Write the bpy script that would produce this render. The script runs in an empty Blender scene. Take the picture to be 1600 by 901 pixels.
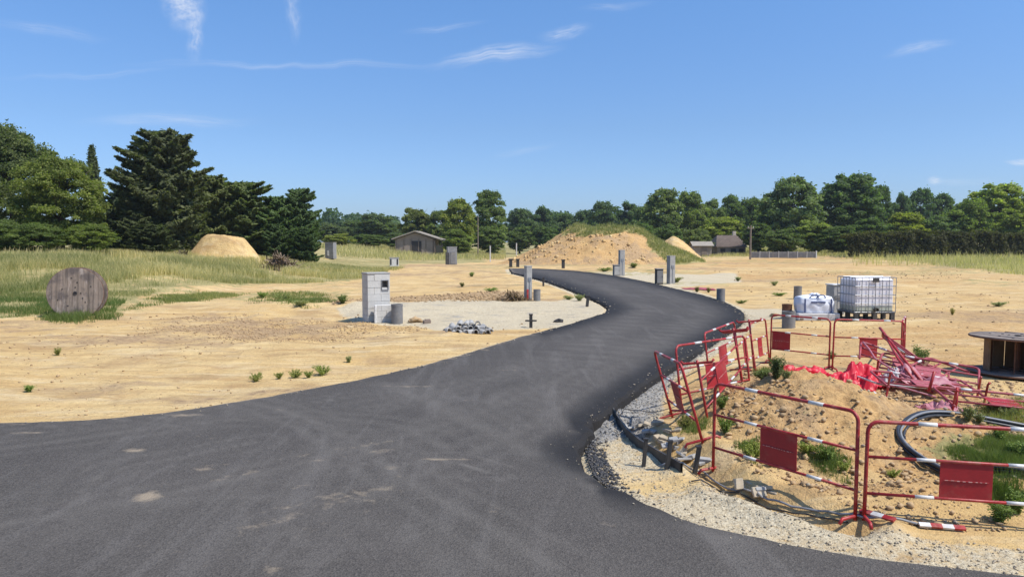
import bpy, math, random
import numpy as np
from mathutils import Vector, Matrix
from mathutils.geometry import delaunay_2d_cdt

S = bpy.context.scene
COL = S.collection
R = math.radians
random.seed(7)
RNG = np.random.default_rng(11)

# ------------------------------------------------------------------ camera, sky, sun, exposure
CAMZ, F, HZ = 2.4, 1150.0, 378.0
PITCH = math.atan((450.5-HZ)/F)
cam = bpy.data.cameras.new('camera'); camo = bpy.data.objects.new('camera', cam); COL.objects.link(camo)
cam.sensor_width = 36; cam.lens = 36*F/1600; cam.clip_end = 4000; cam.clip_start = .05
camo.location = (0, 0, CAMZ); camo.rotation_euler = (math.pi/2-PITCH, 0, 0)
S.camera = camo
SUN_EL = R(57); SUN_AZ = math.atan2(0.86, -0.42)        # azimuth from +Y towards +X
sund = Vector((math.sin(SUN_AZ)*math.cos(SUN_EL), math.cos(SUN_AZ)*math.cos(SUN_EL), math.sin(SUN_EL)))
sl = bpy.data.lights.new('sun', 'SUN'); sl.energy = 4.9; sl.angle = R(.5); sl.color = (1, .955, .88)
so = bpy.data.objects.new('sun', sl); COL.objects.link(so); so.rotation_euler = sund.to_track_quat('Z', 'Y').to_euler()
so.location = sund*50
S.view_settings.view_transform = 'Standard'; S.view_settings.look = 'None'
S.view_settings.gamma = 1; S.view_settings.exposure = 0.05; S.view_settings.use_curve_mapping = False

class NT:
    """tiny helper round a node tree"""
    def __init__(s, tree): s.t = tree; s.n = tree.nodes; s.l = tree.links
    def new(s, typ, ins=None, **kw):
        n = s.n.new(typ)
        for k, v in kw.items(): setattr(n, k, v)
        for k, v in (ins or {}).items(): s.set(n.inputs[k], v)
        return n
    def set(s, sock, v):
        if isinstance(v, bpy.types.NodeSocket): s.l.new(v, sock)
        elif isinstance(v, (tuple, list)) and len(v) == 3 and sock.type == 'RGBA': sock.default_value = (*v, 1)
        else: sock.default_value = v
    def math(s, op, a, b=0.0, c=None, clamp=False):
        n = s.new('ShaderNodeMath', operation=op, use_clamp=clamp); s.set(n.inputs[0], a); s.set(n.inputs[1], b)
        if c is not None: s.set(n.inputs[2], c)
        return n.outputs[0]
    def mix(s, f, a, b, blend='MIX'):
        n = s.new('ShaderNodeMix', data_type='RGBA', blend_type=blend)
        s.set(n.inputs[0], f); s.set(n.inputs[6], a); s.set(n.inputs[7], b); return n.outputs[2]
    def ramp(s, v, a, b, lo=0.0, hi=1.0):
        n = s.new('ShaderNodeMapRange', {'Value': v, 'From Min': a, 'From Max': b, 'To Min': lo, 'To Max': hi}); return n.outputs[0]
    def noise(s, vec, scale, detail=3, rough=.55, dist=0.0):
        n = s.new('ShaderNodeTexNoise', {'Scale': scale, 'Detail': detail, 'Roughness': rough, 'Distortion': dist})
        if vec is not None: s.l.new(vec, n.inputs['Vector'])
        return n.outputs['Fac']
    def mapping(s, vec, scale=(1, 1, 1), rot=(0, 0, 0), loc=(0, 0, 0)):
        n = s.new('ShaderNodeMapping'); s.l.new(vec, n.inputs['Vector'])
        n.inputs['Scale'].default_value = scale; n.inputs['Rotation'].default_value = rot; n.inputs['Location'].default_value = loc
        return n.outputs[0]

W = bpy.data.worlds.new('World'); S.world = W; W.use_nodes = True
w = NT(W.node_tree); w.n.clear()
sky = w.new('ShaderNodeTexSky', sky_type='NISHITA', sun_disc=False, sun_elevation=SUN_EL, sun_rotation=SUN_AZ,
            altitude=50, air_density=1.0, dust_density=0.9, ozone_density=3.0)
tc = w.new('ShaderNodeTexCoord').outputs['Generated']
sx = w.new('ShaderNodeSeparateXYZ', {0: tc}).outputs
fwd = w.math('MAXIMUM', sx[1], 0.02)
u = w.math('DIVIDE', sx[0], fwd); v = w.math('DIVIDE', sx[2], fwd)
uv = w.new('ShaderNodeCombineXYZ', {0: u, 1: v, 2: 0.0}).outputs[0]
warp = w.new('ShaderNodeTexNoise', {'Scale': 9.0, 'Detail': 3.0}); w.l.new(uv, warp.inputs['Vector'])
uvw = w.new('ShaderNodeVectorMath', {0: uv, 1: w.new('ShaderNodeVectorMath', {0: w.new('ShaderNodeVectorMath', {0: warp.outputs['Color'], 1: (.5, .5, .5)}, operation='SUBTRACT').outputs[0], 1: (.045, .03, 0)}, operation='MULTIPLY').outputs[0]}, operation='ADD').outputs[0]
# wisps of cirrus: (photo x, y, half length, half thickness, tilt deg, strength)
WISPS = [(298, 12, 30, 46, 10, .85), (312, 62, 13, 40, 0, .45), (465, 25, 11, 45, 4, .33), (775, 93, 95, 13, 9, .62), (880, 56, 40, 11, 14, .42),
         (470, 104, 260, 6, 0, .26), (150, 120, 150, 6, 4, .16), (270, 190, 140, 11, 0, .28), (85, 52, 95, 11, -6, .2), (1425, 78, 60, 9, 10, .36),
         (700, 50, 60, 6, 5, .22), (1590, 250, 26, 5, 0, .8), (1462, 284, 13, 8, 0, .75), (960, 14, 60, 7, 4, .2), (1500, 285, 60, 7, 2, .18), (820, 240, 60, 7, 12, .16)]
cl = None
for (cx, cy, a, b, t, k) in WISPS:
    m = w.new('ShaderNodeMapping', vector_type='TEXTURE'); w.l.new(uvw, m.inputs['Vector'])
    m.inputs['Location'].default_value = ((cx-800)/F, (HZ-cy)/F, 0); m.inputs['Rotation'].default_value = (0, 0, R(t)); m.inputs['Scale'].default_value = (a/F, b/F, 1)
    ln = w.new('ShaderNodeVectorMath', {0: m.outputs[0]}, operation='LENGTH').outputs['Value']
    st = w.noise(w.mapping(m.outputs[0], (1.2, 2.2, 1), loc=(cx*.13, cy*.17, 0)), 1.6, 5, .62)
    g = w.math('MULTIPLY', w.new('ShaderNodeMapRange', {'Value': ln, 'From Min': 1.25, 'From Max': 0.0, 'To Min': 0, 'To Max': k}, interpolation_type='SMOOTHSTEP').outputs[0], w.ramp(st, .3, .66))
    cl = g if cl is None else w.math('ADD', cl, g, clamp=True)
infront = w.ramp(sx[1], .0, .15)
cl = w.math('MULTIPLY', cl, infront)
elev = w.new('ShaderNodeMapRange', {'Value': sx[2], 'From Min': 0.0, 'From Max': .30}).outputs[0]
cr = w.new('ShaderNodeValToRGB', {0: elev}); ce = cr.color_ramp.elements
ce[0].position = 0; ce[0].color = (.36, .45, .67, 1); ce[1].position = 1; ce[1].color = (.395, .54, .69, 1)
e_ = ce.new(.5); e_.color = (.375, .465, .60, 1)
tinted = w.mix(1.0, sky.outputs[0], w.new('ShaderNodeVectorMath', {0: cr.outputs[0], 1: (2, 2, 2)}, operation='MULTIPLY').outputs[0], 'MULTIPLY')
skyc = w.mix(cl, tinted, (6.4, 6.8, 7.6))
bg = w.new('ShaderNodeBackground', {'Color': skyc, 'Strength': .125})
w.l.new(bg.outputs[0], w.new('ShaderNodeOutputWorld').inputs[0])

# ------------------------------------------------------------------ pixel rays of the photograph, terrain height
CP, SP = math.cos(PITCH), math.sin(PITCH)
def ray(px, py):
    a, b = (px-800)/F, (450.5-py)/F
    return np.array([a, CP+b*SP, -SP+b*CP])
def onz(px, py, z=0.0):
    d = ray(px, py); t = (z-CAMZ)/d[2]; return (d[0]*t, d[1]*t)
def atd(px, D, z):            # a point D metres ahead under photo column px
    return ((px-800)/F*D, D, z)
def zof(py, D):               # height of photo row py at distance D
    d = ray(800, py); return CAMZ+d[2]/d[1]*D

def _hash(i, j, s):
    n = (i*374761393+j*668265263+s*974634777) & 0x7fffffff
    n = ((n ^ (n >> 13))*1274126177) & 0x7fffffff
    return ((n ^ (n >> 16)) & 0xffff)/65535.0
def vnoise(x, y, s=0):
    x = np.asarray(x, float); y = np.asarray(y, float)
    i = np.floor(x).astype(np.int64); j = np.floor(y).astype(np.int64); fx = x-i; fy = y-j
    fx = fx*fx*(3-2*fx); fy = fy*fy*(3-2*fy)
    a, b, c, d = _hash(i, j, s), _hash(i+1, j, s), _hash(i, j+1, s), _hash(i+1, j+1, s)
    return (a+(b-a)*fx)+((c+(d-c)*fx)-(a+(b-a)*fx))*fy
def fbm(x, y, s=0, o=4, r=.5):
    t = 0; a = 1; k = 0
    for q in range(o):
        t = t+a*vnoise(x*2**q+q*17.3, y*2**q-q*9.1, s+q); k += a; a *= r
    return t/k*2-1
def sstep(x, a, b):
    t = np.clip((np.asarray(x, float)-a)/(b-a), 0, 1); return t*t*(3-2*t)
def seg_dist(x, y, pts, closed=True):
    x = np.asarray(x, float); y = np.asarray(y, float); d = np.full(x.shape, 1e9); n = len(pts)
    for k in range(n if closed else n-1):
        (x0, y0), (x1, y1) = pts[k], pts[(k+1) % n]; dx, dy = x1-x0, y1-y0
        t = np.clip(((x-x0)*dx+(y-y0)*dy)/(dx*dx+dy*dy+1e-9), 0, 1)
        d = np.minimum(d, (x-x0-t*dx)**2+(y-y0-t*dy)**2)
    return np.sqrt(d)
def inside(x, y, pts):
    x = np.asarray(x, float); y = np.asarray(y, float); c = np.zeros(x.shape, bool); n = len(pts)
    for k in range(n):
        (x0, y0), (x1, y1) = pts[k], pts[(k+1) % n]
        if y0 == y1: continue
        c ^= ((y0 > y) != (y1 > y)) & (x < (x1-x0)*(y-y0)/(y1-y0)+x0)
    return c
def sdist(x, y, pts):         # negative inside
    d = seg_dist(x, y, pts); return np.where(inside(x, y, pts), -d, d)
def smooth_poly(p, n=2, closed=False):
    for _ in range(n):
        q = [] if closed else [p[0]]
        m = len(p)
        for k in range(m if closed else m-1):
            a, b = p[k], p[(k+1) % m]
            q += [(a[0]*.75+b[0]*.25, a[1]*.75+b[1]*.25), (a[0]*.25+b[0]*.75, a[1]*.25+b[1]*.75)]
        if not closed: q.append(p[-1])
        p = q
    return p
ROADZ = 0.09
LEFT = [(-60, 659), (0, 657.5), (130, 656), (230, 646), (400, 621), (560, 592), (700, 560), (800, 529), (880, 508), (930, 493), (953, 484), (951, 475), (920, 462), (885, 448), (842, 434), (800, 425)]
RIGHT = [(797, 418.5), (860, 419.5), (930, 425), (1000, 437), (1060, 451), (1110, 463), (1150, 478), (1163, 491), (1150, 505), (1105, 533), (1040, 573), (1000, 598), (950, 633), (912, 667), (893, 700), (925, 745), (985, 777), (1060, 806), (1200, 842), (1400, 875), (1600, 897)]
Lw = smooth_poly([onz(*p, ROADZ) for p in LEFT]); Rw = smooth_poly([onz(*p, ROADZ) for p in RIGHT])
ROAD = [(-26, Lw[0][1]+.4)]+Lw+Rw+[(6.5, 4.6), (16, 3.9), (16, -9), (-26, -9)]
# finely resampled ragged outline
def resample(p, closed=True):
    out = []; n = len(p)
    for k in range(n if closed else n-1):
        a = np.array(p[k]); b = np.array(p[(k+1) % n]); L = np.linalg.norm(b-a); D = max(4, min(a[1], 60))
        m = max(1, int(L/(.012*D)))
        for q in range(m): out.append(tuple(a+(b-a)*q/m))
    return out
ROADF = resample(ROAD)
ROADC = resample(ROAD)[::4]

HEAP = [(3.75, 9.2, 1.35, 1.45, .68), (4.7, 8.5, 1.5, 1.0, .36), (3.9, 11.3, 1.4, 1.4, .26), (6.0, 10.6, 1.8, 1.4, .20), (7.2, 9.6, 1.3, 1.2, .26), (4.1, 8.2, 1.3, 1.0, .20), (5.1, 6.75, 1.9, .30, .22)]
TRENCH = [onz(*p) for p in [(975, 655), (1020, 690), (1080, 718), (1150, 765), (1240, 795), (1330, 822)]]
def smalln(x, y, a):
    return a
def H(x, y, detail=True):
    x = np.atleast_1d(np.asarray(x, float)); y = np.atleast_1d(np.asarray(y, float))
    z = .10*fbm(x*.16, y*.16, 3, 3)+.0
    z += 1.35*sstep(-x, 11, 27)*sstep(y, 21, 40)
    z += .5*sstep(x, 14, 40)*sstep(y, 60, 95)
    z += .35*np.exp(-(((x+6.5)/4.5)**2+((y-26.5)/1.8)**2))*.7*(1+.5*fbm(x*1.2, y*1.2, 5))      # rubble ridge by the pad
    z += .14*sstep(fbm(x*.25, y*.25, 8, 3), .1, .6)*sstep(y, 14, 25)
    near = (y < 24) & (y > 3)
    if detail:
        z += np.where(y < 70, .05*fbm(x*1.1, y*1.1, 21, 3), 0)
        z += np.where(near, .018*fbm(x*4.0, y*4.0, 22, 3), 0)
        # wheel ruts on the left sand
        rut = np.sin((x*.515+y*.857)*5.2+1.6*fbm(x*.2, y*.5, 31))
        z += np.where((x < 0) & (y < 24), .026*rut*sstep(fbm(x*.15, y*.3, 33), -.3, .3), 0)
    d = sdist(x, y, ROADC)
    k = sstep(d, .15, 2.2)
    z = z*k-.02*(1-k)
    hp = np.zeros_like(z)
    for (cx, cy, rx, ry, h) in HEAP:
        hp = np.maximum(hp, h*np.exp(-(((x-cx)/rx)**2+((y-cy)/ry)**2)*1.1)*1.05)
    if detail:
        rough = np.clip(hp*3.0, 0, 1)
        hp = hp+rough*(.085*fbm(x*2.3, y*2.3, 41, 4, .6)+.10*np.abs(fbm(x*5, y*5, 44, 4, .7))+.035*fbm(x*9, y*9, 47, 2))
    z = z+hp*sstep(d, .5, 1.6)
    tr = seg_dist(x, y, TRENCH, False)
    z -= .13*np.exp(-(tr/.14)**2)*(.7+.5*fbm(x*2, y*2, 50))
    z += .07*np.exp(-((tr-.33)/.14)**2)*(1+fbm(x*5, y*5, 51))*.8
    z = np.where(d < .1, -.10, z)
    return z
def h1(x, y): return float(H(x, y)[0])
def ground(px, py):
    d = ray(px, py); t = np.concatenate([np.arange(3, 30, .1), np.arange(30, 200, .5)])/d[1]
    P = d[None, :]*t[:, None]; zz = P[:, 2]+CAMZ-H(P[:, 0], P[:, 1])
    k = np.argmax(zz < 0) if (zz < 0).any() else len(t)-1
    if k == 0: k = 1
    f = zz[k-1]/(zz[k-1]-zz[k]) if zz[k-1] != zz[k] else 0
    p = P[k-1]+(P[k]-P[k-1])*f
    return Vector((p[0], p[1], h1(p[0], p[1])))

# ------------------------------------------------------------------ materials
def mat(name, col=(.5, .5, .5), rough=.8, metal=0.0, build=None, spec=None):
    m = bpy.data.materials.new(name); m.use_nodes = True
    t = NT(m.node_tree); b = t.n['Principled BSDF']
    b.inputs['Base Color'].default_value = (*col, 1); b.inputs['Roughness'].default_value = rough; b.inputs['Metallic'].default_value = metal
    if spec is not None: b.inputs['Specular IOR Level'].default_value = spec
    if build: build(t, b, col)
    return m
def bumpn(t, b, h, strength=.5, dist=.02):
    n = t.new('ShaderNodeBump', {'Height': h, 'Strength': strength, 'Distance': dist}); t.l.new(n.outputs[0], b.inputs['Normal'])
def worn(scale=6, dark=.6, amount=.7, bump=.2, dust=None, dist=.01):
    def f(t, b, col):
        o = t.new('ShaderNodeTexCoord').outputs['Object']
        n1 = t.noise(o, scale, 5, .65); n2 = t.noise(o, scale*7, 4, .6)
        c = t.mix(t.math('MULTIPLY', t.ramp(n1, .38, .68), amount), col, tuple(v*dark for v in col))
        c = t.mix(t.math('MULTIPLY', t.ramp(n2, .55, .75), amount*.5), c, tuple(v*dark*.8 for v in col))
        if dust:
            n3 = t.noise(o, scale*.6, 5, .7)
            c = t.mix(t.ramp(n3, .5, .72, 0, .55), c, dust)
        t.l.new(c, b.inputs['Base Color'])
        if bump: bumpn(t, b, n2, bump, dist)
    return f

def ground_mat():
    m = bpy.data.materials.new('sandy_soil'); m.use_nodes = True; t = NT(m.node_tree); b = t.n['Principled BSDF']
    b.inputs['Roughness'].default_value = .95; b.inputs['Specular IOR Level'].default_value = .15
    P = t.new('ShaderNodeNewGeometry').outputs['Position']
    at = lambda n: t.new('ShaderNodeAttribute', attribute_name=n).outputs['Fac']
    big = t.noise(P, .22, 5, .6); med = t.noise(P, 1.3, 5, .65); fine = t.noise(P, 9, 5, .7); grain = t.noise(P, 55, 4, .7)
    streak = t.noise(t.mapping(P, (.28, 2.4, 1), (0, 0, R(31))), 1.1, 6, .65)
    sand = t.mix(t.ramp(big, .35, .65), (.68, .455, .185), (.78, .575, .275))
    sand = t.mix(t.ramp(streak, .42, .70, 0, .8), sand, (.46, .27, .11))
    sand = t.mix(t.ramp(med, .55, .72, 0, .5), sand, (.72, .56, .34))
    sand = t.mix(t.ramp(fine, .54, .70, 0, .65), sand, (.36, .22, .105))
    pat = t.noise(P, .55, 6, .7)
    sand = t.mix(t.ramp(pat, .50, .62, 0, .62), sand, (.40, .25, .12))
    sand = t.mix(t.ramp(t.noise(t.mapping(P, (.5, 1.8, 1), (0, 0, R(31)), (9, 4, 0)), .9, 6, .7), .52, .66, 0, .6), sand, (.80, .64, .38))
    cly = t.mix(t.ramp(fine, .35, .65), (.36, .195, .075), (.70, .44, .185))
    sand = t.mix(t.math('MULTIPLY', t.ramp(t.math('ADD', at('clay'), t.math('MULTIPLY', t.math('SUBTRACT', med, .5), 1.2)), .3, .8), .85), sand, cly)
    # brown clods and churned soil
    br = t.mix(t.ramp(fine, .35, .62), (.25, .16, .095), (.54, .37, .20))
    fb = t.ramp(t.math('ADD', at('brown'), t.math('MULTIPLY', t.math('SUBTRACT', med, .5), 1.6)), .35, .65)
    c = t.mix(t.math('MULTIPLY', fb, .85), sand, br)
    # pale gravel
    vo = t.new('ShaderNodeTexVoronoi', {'Scale': 60.0}); t.l.new(P, vo.inputs['Vector'])
    cel = t.new('ShaderNodeSeparateColor', {0: vo.outputs['Color']}).outputs[0]
    gv = t.mix(cel, (.44, .36, .235), (.76, .665, .475))
    gv = t.mix(t.ramp(med, .45, .7, 0, .5), gv, (.60, .47, .28))
    fg = t.ramp(t.math('ADD', at('gravel'), t.math('MULTIPLY', t.math('SUBTRACT', fine, .5), .9)), .38, .62)
    c = t.mix(fg, c, gv)
    gr = t.mix(cel, (.20, .195, .18), (.50, .48, .44))
    fgr = t.ramp(t.math('ADD', at('grey'), t.math('MULTIPLY', t.math('SUBTRACT', med, .5), 1.1)), .38, .62)
    c = t.mix(fgr, c, gr)
    # sparse growth on the soil
    gg = t.mix(t.ramp(fine, .35, .65), (.14, .145, .045), (.40, .34, .14))
    gg = t.mix(t.ramp(big, .4, .6, 0, .6), gg, (.50, .42, .19))
    fgs = t.ramp(t.math('ADD', at('grass'), t.math('MULTIPLY', t.math('SUBTRACT', t.math('ADD', med, t.math('MULTIPLY', fine, .6)), .8), 1.9)), .40, .62)
    c = t.mix(fgs, c, gg)
    c = t.mix(t.ramp(grain, .35, .7, 0, .32), c, tuple([.30, .21, .12]))
    t.l.new(c, b.inputs['Base Color'])
    hgt = t.math('ADD', t.math('MULTIPLY', fine, 1.0), t.math('ADD', t.math('MULTIPLY', grain, .35), t.math('MULTIPLY', med, 1.2)))
    hgt = t.math('ADD', hgt, t.math('MULTIPLY', streak, 1.6))
    bumpn(t, b, hgt, .85, .06)
    return m
M_GROUND = ground_mat()

def asphalt_build(t, b, col):
    P = t.new('ShaderNodeNewGeometry').outputs['Position']
    b.inputs['Roughness'].default_value = .78
    big = t.noise(P, .35, 5, .65); track = t.noise(t.mapping(P, (1.6, .22, 1), (0, 0, R(35))), 1.2, 4, .6, 1.4)
    tr2 = t.noise(t.mapping(P, (.25, 1.7, 1), (0, 0, R(12))), 1.5, 4, .6, .8)
    vo = t.new('ShaderNodeTexVoronoi', {'Scale': 75.0}); t.l.new(P, vo.inputs['Vector'])
    cel = t.new('ShaderNodeSeparateColor', {0: vo.outputs['Color']}).outputs[0]
    c = t.mix(t.ramp(big, .35, .65), (.070, .0615, .053), (.092, .081, .070))
    c = t.mix(t.ramp(track, .52, .74, 0, .5), c, (.165, .150, .135))
    c = t.mix(t.ramp(tr2, .55, .74, 0, .2), c, (.16, .145, .13))
    c = t.mix(t.ramp(cel, .55, 1.0, 0, .36), c, (.17, .15, .13))
    c = t.mix(t.ramp(cel, .0, .35, .45, 0), c, (.024, .021, .02))
    ty = t.new('ShaderNodeAttribute', attribute_name='tyre').outputs['Fac']
    c = t.mix(t.math('MULTIPLY', ty, t.ramp(t.noise(P, 3.0, 5, .7), .2, .6, .25, 1)), c, (.20, .18, .155))
    du = t.new('ShaderNodeAttribute', attribute_name='dust').outputs['Fac']
    dn = t.noise(P, 5, 5, .7)
    fd = t.ramp(t.math('ADD', du, t.math('MULTIPLY', t.math('SUBTRACT', dn, .5), 1.5)), .4, .9, 0, .8)
    c = t.mix(fd, c, (.34, .27, .19))
    dk = t.new('ShaderNodeAttribute', attribute_name='fresh').outputs['Fac']
    c = t.mix(t.math('MULTIPLY', dk, .9), c, (.017, .016, .016))
    t.l.new(c, b.inputs['Base Color'])
    bumpn(t, b, t.math('ADD', vo.outputs['Distance'], t.noise(P, 40, 3)), .55, .012)
M_ROAD = mat('asphalt', build=asphalt_build, spec=.2)
M_RED = mat('red_enamel', (.42, .022, .022), .45, build=worn(11, .5, .85, .15, (.46, .24, .17)))
M_REDP = mat('red_plate', (.38, .014, .018), .55, build=worn(5, .6, .7, .08, (.36, .13, .09)))
M_FADED = mat('faded_enamel', (.40, .06, .075), .6, build=worn(9, .5, .85, .15, (.52, .26, .26)))
M_PINKP = mat('faded_plate', (.44, .10, .12), .6, build=worn(6, .6, .7, .1, (.6, .4, .38)))
M_PALE = mat('worn_paint', (.62, .33, .28), .7)
M_WHITE = mat('white_band', (.74, .72, .68), .5, build=worn(14, .55, .8, 0, (.5, .4, .3)))
M_CONC = mat('concrete', (.40, .385, .36), .9, build=worn(4, .66, .8, .4))
M_BLOCK = None
M_PIPE = mat('grey_pipe', (.20, .195, .19), .7, build=worn(5, .65, .7, .2, (.38, .31, .22)))
M_DARK = mat('dark_metal', (.045, .042, .04), .55, build=worn(8, .6, .6, .1, (.14, .11, .08)))
M_BLACKPIPE = mat('black_hose', (.02, .021, .024), .38, build=worn(5, .6, .5, .05, (.12, .11, .10)))
M_GREYPIPE = mat('grey_hose', (.23, .235, .25), .45, build=worn(5, .6, .5, .05, (.3, .27, .2)))
M_STEEL = mat('galvanised_steel', (.30, .31, .33), .45, .7, build=worn(8, .7, .5, .05))
M_WOODG = mat('weathered_wood', (.235, .185, .145), .9, build=worn(3, .5, .8, .5))
M_TRUNK = mat('bark', (.11, .085, .06), .95, build=worn(3, .5, .9, .6))
M_RUST = mat('rusty_iron', (.16, .07, .035), .8, build=worn(9, .5, .8, .3))
M_ROOFT = mat('old_tiles', (.24, .18, .14), .9, build=worn(2, .6, .8, .4, (.33, .27, .2)))
M_RENDER = mat('old_render', (.30, .245, .20), .9, build=worn(1, .62, .8, .2))
M_CREAM = mat('cream_render', (.55, .47, .36), .9, build=worn(1, .75, .6, .2))
M_ROOFG = mat('faded_roof', (.34, .295, .24), .9, build=worn(2, .7, .7, .3))
M_SHUT = mat('dark_opening', (.03, .026, .024), .6)
M_STONE = mat('stone', (.46, .38, .27), .9, build=worn(8, .55, .8, .4))
M_GSTONE = mat('grey_stone', (.28, .265, .24), .9, build=worn(8, .55, .8, .4))
M_CLOD = mat('soil_clod', (.50, .34, .18), .95, build=worn(8, .6, .8, .5))
M_BAG = mat('woven_bag', (.72, .74, .80), .7, build=worn(5, .8, .5, .3))
M_BAGB = mat('navy_strap', (.06, .08, .18), .7)

def cloth_mat(name, col, trans=.35):
    m = mat(name, col, .45, build=worn(6, .7, .6, .2))
    t = NT(m.node_tree); b = t.n['Principled BSDF']; out = t.n['Material Output']
    tr = t.new('ShaderNodeBsdfTranslucent', {'Color': col}); mx = t.new('ShaderNodeMixShader', {0: trans})
    t.l.new(b.outputs[0], mx.inputs[1]); t.l.new(tr.outputs[0], mx.inputs[2]); t.l.new(mx.outputs[0], out.inputs[0])
    return m
M_FILM = cloth_mat('red_plastic_sheet', (.80, .03, .06), .3)
M_PINK = cloth_mat('pink_faded_netting', (.62, .26, .30), .3)
M_WFILM = cloth_mat('white_plastic_sheet', (.72, .70, .68), .25)
M_TANK = cloth_mat('milky_plastic', (.74, .73, .74), .35)
def tankb(t, b, col):
    o = t.new('ShaderNodeTexCoord').outputs['Object']; z = t.new('ShaderNodeSeparateXYZ', {0: o}).outputs[2]
    c = t.mix(t.ramp(z, .50, .42), (.74, .72, .75), (.40, .43, .36)); t.l.new(c, b.inputs['Base Color'])
M_TANK = mat('milky_plastic', (.7, .7, .7), .35, build=tankb)

def foliage(name, a, bcol, trans=.22, rough=.7):
    """leaves: colour wanders between a and bcol by clump, times the tree's own object colour"""
    m = bpy.data.materials.new(name); m.use_nodes = True; t = NT(m.node_tree); b = t.n['Principled BSDF']; out = t.n['Material Output']
    k = t.new('ShaderNodeAttribute', attribute_name='tint').outputs['Fac']
    c = t.mix(k, a, bcol)
    oi = t.new('ShaderNodeObjectInfo')
    c = t.mix(1.0, c, oi.outputs['Color'], 'MULTIPLY')
    t.l.new(c, b.inputs['Base Color']); b.inputs['Roughness'].default_value = rough; b.inputs['Specular IOR Level'].default_value = .25
    tr = t.new('ShaderNodeBsdfTranslucent', {'Color': t.mix(1.0, c, (1.2, 1.45, .5), 'MULTIPLY')})
    mx = t.new('ShaderNodeMixShader', {0: trans}); t.l.new(b.outputs[0], mx.inputs[1]); t.l.new(tr.outputs[0], mx.inputs[2]); t.l.new(mx.outputs[0], out.inputs[0])
    return m
M_LEAF = foliage('broad_leaves', (.098, .122, .046), (.265, .288, .095), .48)
M_CYP = foliage('cypress_foliage', (.078, .096, .042), (.165, .188, .076), .38)
M_GRASS = foliage('meadow_grass', (.185, .215, .07), (.70, .57, .30), .4)
M_GREENG = foliage('green_grass', (.12, .17, .045), (.40, .37, .14), .4)
M_WEED = foliage('weed_leaves', (.085, .105, .045), (.20, .21, .095), .3)
M_TWIG = foliage('dry_twigs', (.20, .15, .10), (.36, .29, .2), .1)

# ------------------------------------------------------------------ mesh helpers
class MB:
    def __init__(s): s.v = []; s.f = []
    def add(s, vs, fs):
        n = len(s.v); s.v += [tuple(p) for p in vs]; s.f += [tuple(i+n for i in f) for f in fs]
    def box(s, c, d, rot=0.0, M=None, bev=0.0):
        hx, hy, hz = d[0]/2, d[1]/2, d[2]/2
        if bev <= 0:
            P = [(-hx, -hy, -hz), (hx, -hy, -hz), (hx, hy, -hz), (-hx, hy, -hz), (-hx, -hy, hz), (hx, -hy, hz), (hx, hy, hz), (-hx, hy, hz)]
            Fc = [(0, 3, 2, 1), (4, 5, 6, 7), (0, 1, 5, 4), (1, 2, 6, 5), (2, 3, 7, 6), (3, 0, 4, 7)]
        else:
            b = bev; P = []
            for z, q in ((-hz, b), (-hz+b, 0), (hz-b, 0), (hz, b)):
                X, Y = hx-q, hy-q
                P += [(-X+b, -Y, z), (X-b, -Y, z), (X, -Y+b, z), (X, Y-b, z), (X-b, Y, z), (-X+b, Y, z), (-X, Y-b, z), (-X, -Y+b, z)]
            Fc = [tuple(range(7, -1, -1)), tuple(range(24, 32))]
            for k in range(3):
                for i in range(8): Fc.append((k*8+i, k*8+(i+1) % 8, k*8+8+(i+1) % 8, k*8+8+i))
        mm = M if M else Matrix.Translation(c) @ Matrix.Rotation(rot, 4, 'Z')
        s.add([mm @ Vector(p) for p in P], Fc)
    def tube(s, pts, r, n=8, cap=True, closed=False):
        pts = [Vector(p) for p in pts]; m = len(pts); rr = r if isinstance(r, (list, tuple)) else [r]*m
        ring = []; prev = None
        for k in range(m):
            if closed: d = pts[(k+1) % m]-pts[k-1]
            else: d = pts[min(k+1, m-1)]-pts[max(k-1, 0)]
            if d.length < 1e-9: d = Vector((0, 0, 1))
            d.normalize()
            if prev is None:
                a = d.orthogonal().normalized()
            else:
                a = prev-d*prev.dot(d)
                a = a.normalized() if a.length > 1e-6 else d.orthogonal().normalized()
            prev = a; b = d.cross(a)
            ring.append([pts[k]+(a*math.cos(2*math.pi*i/n)+b*math.sin(2*math.pi*i/n))*rr[k] for i in range(n)])
        fs = []
        for k in range(m if closed else m-1):
            q = (k+1) % m
            for i in range(n): fs.append((k*n+i, k*n+(i+1) % n, q*n+(i+1) % n, q*n+i))
        if cap and not closed: fs += [tuple(range(n-1, -1, -1)), tuple((m-1)*n+i for i in range(n))]
        s.add([p for rg in ring for p in rg], fs)
    def lathe(s, prof, n=24, c=(0, 0, 0), M=None):
        vs = []; fs = []
        for (r, z) in prof:
            for i in range(n):
                a = 2*math.pi*i/n; p = Vector((r*math.cos(a), r*math.sin(a), z)); vs.append(M @ p if M else p+Vector(c))
        for k in range(len(prof)-1):
            for i in range(n): fs.append((k*n+i, k*n+(i+1) % n, (k+1)*n+(i+1) % n, (k+1)*n+i))
        s.add(vs, fs)
    def build(s, name, m, parent=None, smooth=False, loc=None):
        me = bpy.data.meshes.new(name); me.from_pydata(s.v, [], s.f); me.materials.append(m)
        if smooth: me.shade_smooth()
        o = bpy.data.objects.new(name, me); COL.objects.link(o)
        if parent: o.parent = parent
        if loc: o.location = loc
        return o
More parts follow.
